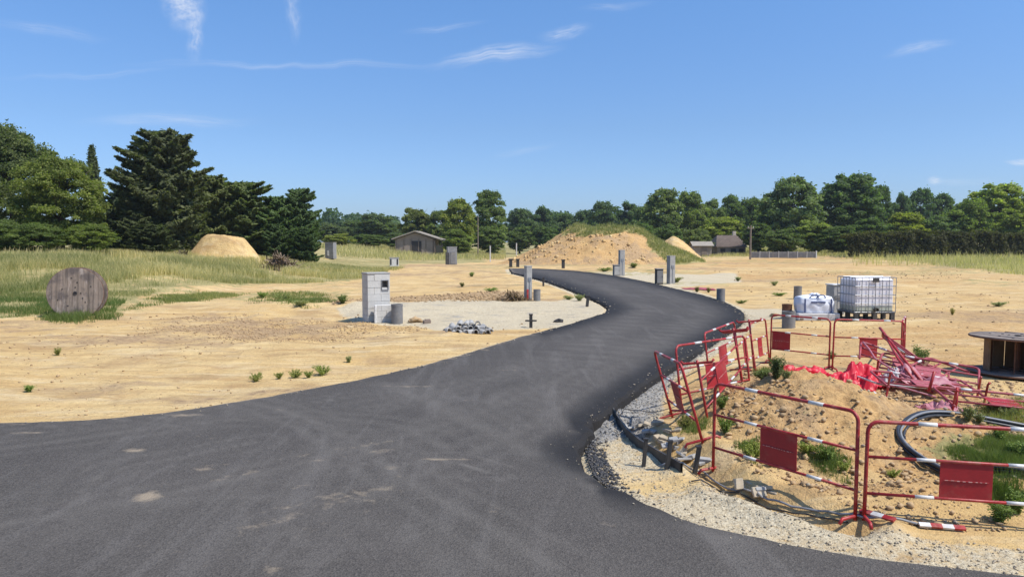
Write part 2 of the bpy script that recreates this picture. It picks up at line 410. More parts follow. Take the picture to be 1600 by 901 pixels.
def npmesh(name, V, Fq, m, parent=None, tint=None, smooth=False):
    """fast mesh from numpy arrays; Fq is (n,4) or (n,3)"""
    me = bpy.data.meshes.new(name); k = Fq.shape[1]
    me.vertices.add(len(V)); me.vertices.foreach_set('co', np.ascontiguousarray(V, np.float32).ravel())
    me.loops.add(Fq.size); me.loops.foreach_set('vertex_index', np.ascontiguousarray(Fq, np.int32).ravel())
    me.polygons.add(len(Fq)); me.polygons.foreach_set('loop_start', np.arange(0, Fq.size, k, dtype=np.int32)); me.polygons.foreach_set('loop_total', np.full(len(Fq), k, np.int32))
    if smooth: me.polygons.foreach_set('use_smooth', np.ones(len(Fq), bool))
    me.update(calc_edges=True)
    if tint is not None:
        a = me.attributes.new('tint', 'FLOAT', 'FACE'); a.data.foreach_set('value', np.ascontiguousarray(tint, np.float32))
    me.materials.append(m)
    o = bpy.data.objects.new(name, me); COL.objects.link(o)
    if parent: o.parent = parent
    return o
def tag(o, label=None, cat=None, group=None, kind=None):
    if label: o['label'] = label
    if cat: o['category'] = cat
    if group: o['group'] = group
    if kind: o['kind'] = kind
    return o
def empty(name, loc, rz=0, label=None, cat=None, group=None, kind='thing'):
    o = bpy.data.objects.new(name, None); COL.objects.link(o); o.location = loc; o.rotation_euler = (0, 0, rz)
    return tag(o, label, cat, group, kind)
def copy_tree(o, parent=None):
    c = o.copy(); COL.objects.link(c)
    if parent: c.parent = parent
    for ch in list(o.children): copy_tree(ch, c)
    return c

# ------------------------------------------------------------------ ground: one sheet, cut into its surfaces
def axis(dense, lo, hi, grow, lim_lo, lim_hi, cap=12):
    a = list(dense); s = a[-1]-a[-2]
    while a[-1] < lim_hi: s = min(s*grow, cap+(a[-1]*.06)); a.append(a[-1]+s)
    s = a[1]-a[0]; b = []
    x = a[0]
    while x > lim_lo: s = min(s*grow, cap+abs(x)*.06); x -= s; b.append(x)
    return np.array(b[::-1]+a)
X = axis(np.concatenate([np.arange(-9, 1.5, .13), np.arange(1.5, 8.6, .045)]), 0, 0, 1.035, -1500, 1500)
Y = axis(np.concatenate([np.arange(4.6, 12.2, .045)]), 0, 0, 1.018, -40, 2500)
GX, GY = np.meshgrid(X, Y); shp = GX.shape
gx, gy = GX.ravel(), GY.ravel()
gz = H(gx, gy)
def wpoly(p): return [tuple(ground(*q)[:2]) for q in p]
def wp0(p): return [onz(*q) for q in p]
PAD_L = wp0([(525, 487), (600, 474), (700, 469), (800, 470), (868, 471), (905, 462), (880, 450), (850, 436), (905, 450), (958, 478), (958, 490), (890, 510), (800, 515), (700, 520), (640, 512), (560, 505)])
PAD_R = wp0([(900, 424), (990, 426), (1150, 430), (1160, 440), (1060, 447), (1110, 461), (1165, 482), (1250, 484), (1330, 492), (1300, 500), (1200, 500), (1165, 500), (1160, 485), (1100, 465), (1000, 440), (900, 428)])
VERGE_R = wp0([(1170, 488), (1190, 502), (1160, 530), (1110, 560), (1050, 600), (1040, 640), (1030, 690), (1080, 735), (1180, 785), (1330, 822), (1480, 842), (1700, 862), (1700, 920), (1500, 890), (1200, 850), (1060, 815), (920, 750), (880, 700), (940, 630), (1040, 565), (1150, 500)])
GREYV = wp0([(1165, 500), (1110, 545), (1060, 585), (1035, 640), (1010, 690), (940, 690), (890, 700), (930, 630), (1040, 565), (1150, 500)])
TRACKG = wp0([(1000, 447), (1120, 435), (1230, 442), (1330, 450), (1250, 462), (1120, 452)])
FIELD_L = [(-40, 20)]+wpoly([(-100, 498), (0, 500), (90, 492), (180, 490), (215, 470), (300, 447), (420, 444), (560, 438), (600, 425), (640, 412), (760, 410)])+[(-3, 95), (-6, 130), (-130, 130), (-130, 20)]
FIELD_R = wp0([(1090, 404), (1280, 406), (1420, 412), (1600, 430), (1900, 436), (2300, 420), (1900, 386), (1050, 386)])
LUMPY = wp0([(200, 505), (330, 492), (560, 496), (680, 515), (560, 530), (330, 535), (220, 525)])
RUBB = wp0([(470, 472), (640, 462), (800, 455), (850, 462), (800, 471), (640, 472), (520, 485)])
M1 = wp0([(380, 470), (430, 455), (490, 458), (530, 478), (480, 488), (410, 480)])
CGRASS = wpoly([(1440, 700), (1480, 684), (1640, 668), (1700, 690), (1700, 760), (1560, 742), (1480, 724)])
def band(poly, soft): return 1-sstep(sdist(gx, gy, poly), -soft, soft)
a_gravel = np.maximum.reduce([band(PAD_L, .5), band(PAD_R, .7), band(VERGE_R, .15)*(.62+.3*fbm(gx*1.1, gy*1.1, 97, 3))])
_q = onz(1010, 752); a_gravel = a_gravel*(1-.75*np.exp(-(((gx-_q[0])/.75)**2+((gy-_q[1])/.33)**2)))
rd = sdist(gx, gy, ROADC)
a_gravel = np.maximum(a_gravel, (1-sstep(rd, .12, .42+.006*gy))*.9)
a_grey = np.maximum(band(GREYV, .3)*.75, band(PAD_L, .7)*.35)
hpm = np.zeros_like(gx)
for (cx, cy, rx, ry, h) in HEAP: hpm = np.maximum(hpm, np.exp(-(((gx-cx)/rx)**2+((gy-cy)/ry)**2)))
a_brown = np.maximum.reduce([band(LUMPY, 1.2)*(.52+.5*fbm(gx*.5, gy*.6, 79, 4)), band(RUBB, .6)*.8, sstep(hpm, .25, .7)*.36, sstep(fbm(gx*.07, gy*.22, 77, 4), .0, .35)*.62*(gy > 16), sstep(fbm(gx*.3, gy*.6, 78, 4), .1, .5)*.45*(gx < 0)*(gy > 9)])
a_grass = np.maximum.reduce([band(FIELD_L, 1.1)*(.78+.35*fbm(gx*.35, gy*.45, 93, 3)), band(wpoly([(0, 498), (200, 492), (330, 470), (480, 476), (560, 470), (560, 452), (300, 450), (100, 470)]), 1.2)*.46, band(FIELD_R, 2.5), band(M1, .8)*.5, band(CGRASS, .2)*.95, sstep(gy, 105, 125)])
a_grass = np.maximum(a_grass, .44*(fbm(gx*.1, gy*.12, 91, 3) > .05)*sstep(gy, 34, 44)*(np.abs(gx) < 200))
a_grass = np.where(rd < 0, 0, a_grass)
a_clay = np.maximum(sstep(hpm, .12, .5)*.9, sstep(fbm(gx*.05, gy*.14, 87, 4), -.15, .35)*.75*(gx > 5)*(gy > 14))
idx = np.arange(gx.size).reshape(shp)
Q = np.stack([idx[:-1, :-1], idx[:-1, 1:], idx[1:, 1:], idx[1:, :-1]], -1).reshape(-1, 4)
def facemean(a): return a[Q].mean(1)
fg, fv, fr = facemean(a_grass), facemean(a_gravel), facemean(rd)
kind = np.zeros(len(Q), int); kind[fv > .42] = 1; kind[fg > .5] = 2
VV = np.stack([gx, gy, gz], 1)
for k, nm in ((0, 'ground'), (1, 'gravel_verge'), (2, 'meadow')):
    q = Q[kind == k]; us, inv = np.unique(q, return_inverse=True); q2 = inv.reshape(q.shape)
    o = npmesh(nm, VV[us], q2, M_GROUND, smooth=True)
    for an, arr in (('gravel', a_gravel), ('grey', a_grey), ('brown', a_brown), ('grass', a_grass), ('clay', a_clay)):
        o.data.attributes.new(an, 'FLOAT', 'POINT').data.foreach_set('value', arr[us].astype(np.float32))
    tag(o, kind='structure')

# ------------------------------------------------------------------ the new asphalt road
def build_road():
    pts = []
    for k, (x, y) in enumerate(ROADF):
        D = max(y, 5); j = .035+.0016*D if y < 70 and y > 4 else 0
        rough = 2.4 if (x > .5 and 6.2 < y < 9.6) else 1
        pts.append((x+j*rough*float(fbm(x*3, y*3, 61, 3)), y+j*rough*float(fbm(x*3, y*3, 62, 3))))
    n = len(pts); co = [Vector(p) for p in pts]; ed = [(i, (i+1) % n) for i in range(n)]
    gx_, gy_ = [], []
    y = -8.5
    while y < 68:
        st = (.5 if y < 4.5 else .085) if y < 9 else (.15 if y < 14 else (.3 if y < 25 else .8))
        xs = np.arange(-25, 16, st); xs = xs[(np.abs(xs) < y*.8+1) | (y < 4.5)]; gx_ += list(xs); gy_ += [y]*len(xs); y += st
    gx_ = np.array(gx_); gy_ = np.array(gy_); d = sdist(gx_, gy_, pts); ok = d < -.1
    co += [Vector((a, b)) for a, b in zip(gx_[ok], gy_[ok])]
    vs, es, fs, *_ = delaunay_2d_cdt(co, ed, [], 1, 1e-5)
    vx = np.array([v.x for v in vs]); vy = np.array([v.y for v in vs]); dd = seg_dist(vx, vy, pts)
    vz = ROADZ+.012*fbm(vx*.5, vy*.5, 70, 3)-.015*(1-sstep(dd, 0, .25))
    V = [(a, b, c) for a, b, c in zip(vx, vy, vz)]
    Fc = [tuple(f) for f in fs]
    # crumbled edge that slopes down to the gravel
    P = np.array(pts); T = np.roll(P, -1, 0)-np.roll(P, 1, 0); T /= np.linalg.norm(T, axis=1)[:, None]+1e-9
    N = np.stack([T[:, 1], -T[:, 0]], 1)
    if inside(np.array([P[5, 0]+N[5, 0]*.05]), np.array([P[5, 1]+N[5, 1]*.05]), pts)[0]: N = -N
    base = len(V); zed = ROADZ-.015+.012*fbm(P[:, 0]*.5, P[:, 1]*.5, 70, 3)
    o1 = .05+.03*fbm(P[:, 0]*2, P[:, 1]*2, 66); o2 = o1+.05+.03*fbm(P[:, 0]*4, P[:, 1]*4, 67)
    for k in range(n): V.append((P[k, 0], P[k, 1], zed[k]))
    for k in range(n): V.append((P[k, 0]+N[k, 0]*o1[k], P[k, 1]+N[k, 1]*o1[k], zed[k]-.045))
    for k in range(n): V.append((P[k, 0]+N[k, 0]*o2[k], P[k, 1]+N[k, 1]*o2[k], -.14))
    for r_ in range(2):
        for k in range(n):
            q = (k+1) % n; a, b, c, d_ = base+r_*n+k, base+r_*n+q, base+(r_+1)*n+q, base+(r_+1)*n+k
            Fc.append((a, b, c, d_))
    me = bpy.data.meshes.new('road'); me.from_pydata(V, [], Fc); me.materials.append(M_ROAD)
    A = np.array(V); ax, ay = A[:, 0], A[:, 1]; de = seg_dist(ax, ay, pts)
    dust = .60*np.exp(-de/.12)*(A[:, 2] > ROADZ-.04)*(ax < .5)
    dust = np.maximum(dust, .22*(1-sstep(de, 0, .8)))
    for (px, py, rx, ry, k) in [(232, 775, .13, .2, 1.0), (208, 702, .16, .1, .9), (285, 648, .3, .16, .8), (690, 716, .5, .04, .9), (720, 722, .28, .03, .9), (45, 675, .3, .06, .7), (640, 603, .8, .06, .62), (560, 596, .6, .09, .5), (425, 890, .1, .06, .9), (950, 818, .06, .04, 1.1), (960, 820, .05, .03, 1.1),
                            (1085, 846, .07, .03, .95), (905, 737, .1, .035, 1.0), (330, 733, .4, .08, .55), (430, 640, .6, .1, .5), (790, 578, .4, .04, .6), (870, 610, .3, .04, .55), (830, 640, .25, .04, .6), (600, 668, .5, .06, .45), (700, 860, .1, .03, .8), (480, 760, .9, .18, .34), (250, 600, .1, .1, .3), (610, 730, .4, .08, .45), (760, 800, .9, .1, .36), (520, 835, .8, .15, .3), (920, 640, .12, .03, .7), (735, 625, .25, .03, .55)]:
        c = onz(px, py, ROADZ); dust = np.maximum(dust, k*np.exp(-(((ax-c[0])/rx)**2+((ay-c[1])/ry)**2)))
    dust = np.maximum(dust, .16*(1-sstep(ay, 6, 10)))
    # arcs left by turning wheels
    for (cx, cy, r0, k) in [(-4.2, 4.5, 2.3, .5), (-4.1, 4.4, 2.0, .45), (-2.4, 5.3, 3.6, .46), (.8, 2.6, 4.4, .5), (.9, 2.6, 4.7, .45), (1.2, 2.4, 6.2, .46), (-6, 14.2, 6.1, .48), (-5.8, 14.6, 7.6, .46), (4.8, 3.5, 5.2, .42), (-9, 12, 9.3, .45), (-9.2, 12, 9.8, .42)]:
        dust = np.maximum(dust, k*np.exp(-((np.hypot(ax-cx, ay-cy)-r0)/.11)**2)*sstep(fbm(ax*.5, ay*.5, 88), -.4, .5))
    tyre = np.zeros(len(ax))
    for wd_, k, pl in [(.10, .55, [(380, 625), (470, 650), (560, 690), (650, 760), (760, 820), (860, 885)]), (.16, .5, [(600, 600), (700, 640), (800, 690), (900, 740), (1000, 790), (1150, 850)]), (.09, .5, [(0, 700), (150, 680), (300, 660), (450, 650), (620, 660), (700, 700)]),
                       (.10, .5, [(560, 680), (500, 720), (440, 760), (430, 800), (480, 850)]), (.13, .5, [(1080, 500), (1000, 540), (880, 590), (740, 650), (560, 700), (330, 760), (0, 820)]), (.11, .45, [(1110, 510), (1030, 555), (920, 610), (800, 680), (640, 750), (420, 840)]),
                       (.14, .45, [(905, 440), (960, 455), (1000, 475), (1000, 495), (940, 530), (840, 570), (700, 610), (560, 640)]), (.05, .6, [(130, 790), (138, 755), (190, 728), (260, 718), (400, 690)]), (.05, .5, [(20, 640+30), (200, 655), (420, 640), (600, 612), (760, 590)]), (.2, .35, [(700, 880), (560, 800), (380, 770), (200, 790), (60, 860)]), (.035, .9, [(600, 735), (650, 722), (690, 716), (760, 735)])]:
        q_ = smooth_poly([onz(a, b, ROADZ) for a, b in pl]); d_ = seg_dist(ax+.06*fbm(ax*1.3, ay*1.3, 5), ay, q_, False)
        tyre = np.maximum(tyre, k*np.exp(-(d_/wd_)**2)); 
        if wd_ < .15: tyre = np.maximum(tyre, .7*k*np.exp(-((d_-.32)/(wd_*.8))**2))
    tyre = np.maximum(tyre, .16*(1-sstep(ay, 5.5, 9.5)))
    me.attributes.new('tyre', 'FLOAT', 'POINT').data.foreach_set('value', np.clip(tyre*.62, 0, 1).astype(np.float32))
    fresh = np.where(ax > .8, 1-sstep(de, .10, .30+.035*ay), 0)*sstep(ay, 5.5, 6.8)
    fresh = np.maximum(fresh, 1.0*np.exp(-(((ax-.80)/.5)**2+((ay-8.0)/.9)**2)**2))
    fresh = np.where(A[:, 2] < ROADZ-.05, 1, fresh)
    me.attributes.new('dust', 'FLOAT', 'POINT').data.foreach_set('value', dust.astype(np.float32))
    me.attributes.new('fresh', 'FLOAT', 'POINT').data.foreach_set('value', fresh.astype(np.float32))
    o = bpy.data.objects.new('road', me); COL.objects.link(o); tag(o, kind='structure')
build_road()

# ------------------------------------------------------------------ heaps of earth standing on the site
def heap(name, loc, rx, ry, h, m, label, cat, seed=0, flat=.0, lump=.12, steep=1.6, attrs=None):
    n = 90; a = np.linspace(-1, 1, n); A, B = np.meshgrid(a, a); A, B = A.ravel(), B.ravel()
    r = np.hypot(A, B); r2 = r*(1.12+.11*fbm(A*1.8+5, B*1.8, seed, 3))
    prof = 1-sstep(r2, flat, 1.0); prof = prof**(1/steep)*(r2 < 1) if steep != 1 else prof
    lin = np.clip((1-r2)/(1-flat), 0, 1)
    prof = .5*prof+.5*lin
    z = h*prof*(1+lump*fbm(A*4, B*4, seed+3, 4, .6))+h*lump*.35*np.clip(lin*4, 0, 1)*np.abs(fbm(A*11, B*11, seed+5, 3, .6))
    wx, wy = loc[0]+A*rx, loc[1]+B*ry
    zz = np.where(r2 < 1.02, z-.02, -.3)+H(wx, wy, False)-loc[2]
    V = np.stack([A*rx, B*ry, zz], 1); i = np.arange(n*n).reshape(n, n)
    q = np.stack([i[:-1, :-1], i[:-1, 1:], i[1:, 1:], i[1:, :-1]], -1).reshape(-1, 4)
    q = q[(r2[q] < 1.12).all(1)]
    o = npmesh(name, V, q, m, smooth=True)
    o.location = loc
    for an in ('gravel', 'grey', 'brown', 'grass', 'clay'):
        arr = (attrs or {}).get(an); arr = arr(A, B, z) if arr else np.zeros(n*n)
        o.data.attributes.new(an, 'FLOAT', 'POINT').data.foreach_set('value', np.asarray(arr, np.float32))
    tag(o, label, cat, kind='thing'); return o, (A, B, z, r2)
D1 = 57; c1 = atd(354, D1, 0)
heap('sand_heap', (c1[0], D1, h1(c1[0], D1)), 3.3, 2.4, zof(368, D1)-h1(c1[0], D1), M_GROUND, 'smooth flat topped heap of clean yellow sand at the left before the dark conifers', 'sand heap', 5, .44, .05, 1.0)
D2 = 84
mound, mdat = heap('earth_mound', (*atd(942, D2, 0)[:2], 0), 13.4, 8.6, zof(359, D2)*1.0, M_GROUND, 'big mound of dug earth with grass on its crest beyond the end of the road', 'earth mound', 9, .26, .26, 1.0,
     {'grass': lambda A, B, z: np.clip(sstep(A+.45*B+.30*fbm(A*4, B*4, 2), .0, .2)+sstep(z/zof(350, D2)+.25*fbm(A*5, B*5, 4), .70, .82), 0, 1), 'clay': lambda A, B, z: .8+0*A, 'brown': lambda A, B, z: (.55+.6*fbm(A*5, B*5, 12))*sstep(-B, .1, .3)})
D3 = 90; c3 = atd(1052, D3, 0)
heap('sand_heap', (c3[0], D3, 0), 4.6, 4, zof(370, D3), M_GROUND, 'steep yellow sand heap right beside the big grassy mound', 'sand heap', 15, .03, .08, 1.0)

# ------------------------------------------------------------------ foliage builders
def quads(C, Nn, size, rng, elong=1.0, up=None):
    """leaf faces: centre C, normal Nn, size"""
    n = len(C); Nn = Nn/(np.linalg.norm(Nn, axis=1)[:, None]+1e-9)
    a = rng.normal(size=(n, 3)) if up is None else up+rng.normal(size=(n, 3))*.35
    T = a-Nn*(a*Nn).sum(1)[:, None]; T /= np.linalg.norm(T, axis=1)[:, None]+1e-9; B = np.cross(Nn, T)
    s = np.asarray(size).reshape(-1, 1)*np.ones((n, 1))
    L = s*elong
    V = np.stack([C-T*L*.5, C+B*s*.42-T*L*.05+Nn*s*.1, C+T*L*.55, C-B*s*.42+T*L*.05+Nn*s*.1], 1).reshape(-1, 3)
    return V, np.arange(n*4).reshape(-1, 4)
def crown_points(lobes, per, rng, shell=.55, flat=.8):
    C, Nn, K, T = [], [], [], []
    for (c, r, tn) in lobes:
        n = int(per*(r[0]*r[1]*r[2])**(2/3)) if hasattr(r, '__len__') else int(per*r*r)
        r = np.array(r) if hasattr(r, '__len__') else np.array([r, r, r*flat])
        d = rng.normal(size=(n, 3)); d /= np.linalg.norm(d, axis=1)[:, None]; d[:, 2] = np.where(d[:, 2] < -.35, -d[:, 2]*rng.random(n), d[:, 2])
        rad = shell+(1-shell)*rng.random(n)**.6
        rad *= 1+.22*np.sin(d[:, 0]*5+c[0]*3)*np.sin(d[:, 1]*5+c[1])*np.cos(d[:, 2]*4)
        C.append(np.array(c)+d*r*rad[:, None]); Nn.append(d*.8+rng.normal(size=(n, 3))*.7+np.array([.12, -.12, .15])); T.append(np.full(n, tn)+rng.normal(size=n)*.16)
    return np.concatenate(C), np.concatenate(Nn), np.clip(np.concatenate(T), 0, 1)
def trunk_mesh(mb, h, r, limbs, rng, w, base=.3):
    p = [(0, 0, -.3)]; x = y = 0
    for k in range(1, 7):
        x += rng.normal()*.05*h/10; y += rng.normal()*.05*h/10; p.append((x, y, h*.82*k/6))
    mb.tube(p, [r*1.35, r, r*.85, r*.7, r*.55, r*.4, r*.12], 8)
    for k in range(limbs):
        t = base+.5*rng.random(); a = rng.random()*6.28; q = np.array([0, 0, h*t*.85]); L = w*.42*(1.1-t*.6)
        e = q+np.array([math.cos(a)*L, math.sin(a)*L, L*(.5+.5*rng.random())]); mid = (q+e)/2+np.array([0, 0, -.06*L])
        mb.tube([q, mid, e], [r*.42, r*.26, r*.07], 6)
def proto_broad(seed, h=10.0, w=8.0, nl=150, leaf=.26, per=300, low=.0, top=1.0, lob=.085):
    """broadleaf: many small leaf clumps over an uneven crown, down to the ground"""
    rng = np.random.default_rng(seed); lobes = []
    zc, rz = h*(low+top)/2, h*(top-low)/2; sd = seed*7.7
    for k in range(nl):
        d = rng.normal(size=3); d /= np.linalg.norm(d); az = math.atan2(d[1], d[0])
        out = .80+.26*float(fbm(az*1.3+sd, d[2]*2.1+sd, seed, 3, .6))
        rr = (.55+.45*rng.random()**.5)*out
        wz = (.62+.38*math.cos((d[2]*rr-.05)*1.5)) if d[2] > 0 else (.72+.28*math.cos(d[2]*1.2))
        c = d*rr*np.array([w*.5*wz, w*.5*wz, rz])+np.array([0, 0, zc])
        r = (.55+.75*rng.random()**1.5)*lob*w
        lobes.append((c, r, .08+.84*rng.random()))
    for k in range(14):
        a = rng.random()*6.28; c = np.array([math.cos(a)*w*.17, math.sin(a)*w*.17, zc+(rng.random()-.5)*rz*1.3]); lobes.append((c, w*.15, .3))
    C, Nn, T = crown_points(lobes, per*1.0, rng, .35, .85)
    m = len(C)//16; j = rng.integers(0, len(C), m); ex = C[j]+(C[j]-np.array([0, 0, zc]))*(.02+.08*rng.random((m, 1)))+rng.normal(size=(m, 3))*.14
    C = np.concatenate([C, ex]); Nn = np.concatenate([Nn, rng.normal(size=(m, 3))]); T = np.concatenate([T, rng.random(m)])
    C[:, 2] = np.maximum(C[:, 2], .02)
    V, Fq = quads(C, Nn, leaf*(.6+.7*rng.random(len(C))), rng, 1.15)
    root = bpy.data.objects.new('tree', None); COL.objects.link(root)
    npmesh('crown', V, Fq, M_LEAF, root, T)
    mb = MB(); trunk_mesh(mb, h, .2, 7, rng, w); mb.build('trunk', M_TRUNK, root, True)
    return root, h, w
def proto_cypress(seed, h=10.0, w=7.0, n=95, leaf=.24, taper=.55, low=.03, topflat=True):
    rng = np.random.default_rng(seed); lobes = []; C = []; Nn = []; T = []; U = []
    for k in range(n):
        t = low+(1-low)*(k+rng.random())/n; a = rng.random()*6.28
        prof = (1-t)**taper*(.80+.35*rng.random()) if not topflat else (min(1, .72+.9*t)*math.sqrt(max(.03, 1-max(0, (t-.42)/.60)**2))*(.78+.26*float(fbm(a*1.2+seed, t*4+seed, seed, 3))))*(.70+.45*rng.random())
        L = w*.5*prof; out = np.array([math.cos(a), math.sin(a), 0]); m = int(90+150*L)
        s = rng.random(m)**.7*1.2; z0 = h*t*.95; rise = (.16+.25*rng.random())*L
        ctr = out*L*s[:, None]; ctr[:, 2] = z0+rise*s**1.6-.12*L
        wd = (.34+.16*L)*np.sin(np.pi*np.clip(s*.80+.10, 0, 1))+.03
        side = np.array([-out[1], out[0], 0]); p = ctr+side*(rng.normal(size=m)*wd*.55)[:, None]; p[:, 2] += rng.normal(size=m)*.12*(1.3-s)*(1+.2*L)
        C.append(p); Nn.append(np.tile([0, 0, 1.0], (m, 1))*.8+out*.4+rng.normal(size=(m, 3))*.65); T.append(np.clip(np.full(m, .2+.6*rng.random())+.15*rng.normal(size=m), 0, 1)); U.append(np.tile(out*.8+np.array([0, 0, .45]), (m, 1)))
    C, Nn, T, U = map(np.concatenate, (C, Nn, T, U))
    V, Fq = quads(C, Nn, leaf*(.7+.6*rng.random(len(C))), rng, 1.9, U)
    root = bpy.data.objects.new('conifer', None); COL.objects.link(root)
    npmesh('crown', V, Fq, M_CYP, root, T)
    mb = MB(); trunk_mesh(mb, h, .2, 4, rng, w*.7, .2); mb.build('trunk', M_TRUNK, root, True)
    return root, h, w
PROTO = {
 'b1': proto_broad(1), 'b2': proto_broad(2, nl=170, w=7.2, lob=.08), 'b3': proto_broad(3, nl=130, w=8.6), 'b4': proto_broad(4, nl=130, w=5.2, per=380, leaf=.22, lob=.11),
 'o1': proto_broad(5, nl=260, w=9.5, per=520, leaf=.16, lob=.065), 'o2': proto_broad(6, nl=230, w=9, per=520, leaf=.16, lob=.07),
 'c1': proto_cypress(11, n=150, w=7), 'c2': proto_cypress(12, n=120, w=7.5), 'c3': proto_cypress(13, n=110, w=8, h=9), 's1': proto_cypress(14, n=110, w=4.2, topflat=False, taper=.9, leaf=.16)}
used = set()
def tree(px, wpx, top, D, kind, tint, label, group=None, name=None, cat='tree', rz=None):
    root, h, w_ = PROTO[kind]
    if kind in used: o = copy_tree(root)
    else: o = root; used.add(kind)
    nm = name or ('conifer' if kind[0] in 'cs' else 'broadleaf_tree'); o.name = nm
    x = (px-800)/F*D; z = h1(x, D); hh = zof(top, D)-z; ww = wpx/F*D
    # crowns of the prototype overhang nominal size a little
    o.location = (x, D, z-.05); o.scale = (ww/w_/1.0, ww/w_, hh/h*(1.03 if kind[0] in 'bo' else 1.04))
    o.rotation_euler = (0, 0, rz if rz is not None else random.random()*6.28)
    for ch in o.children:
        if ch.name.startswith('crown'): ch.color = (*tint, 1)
    tag(o, label, cat, group, 'thing'); return o
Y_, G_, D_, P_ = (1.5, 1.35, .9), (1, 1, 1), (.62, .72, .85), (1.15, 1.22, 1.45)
LG = 'trees along the left of the meadow'; MG = 'trees at the far end of the site'; RG = 'trees beyond the right of the site'
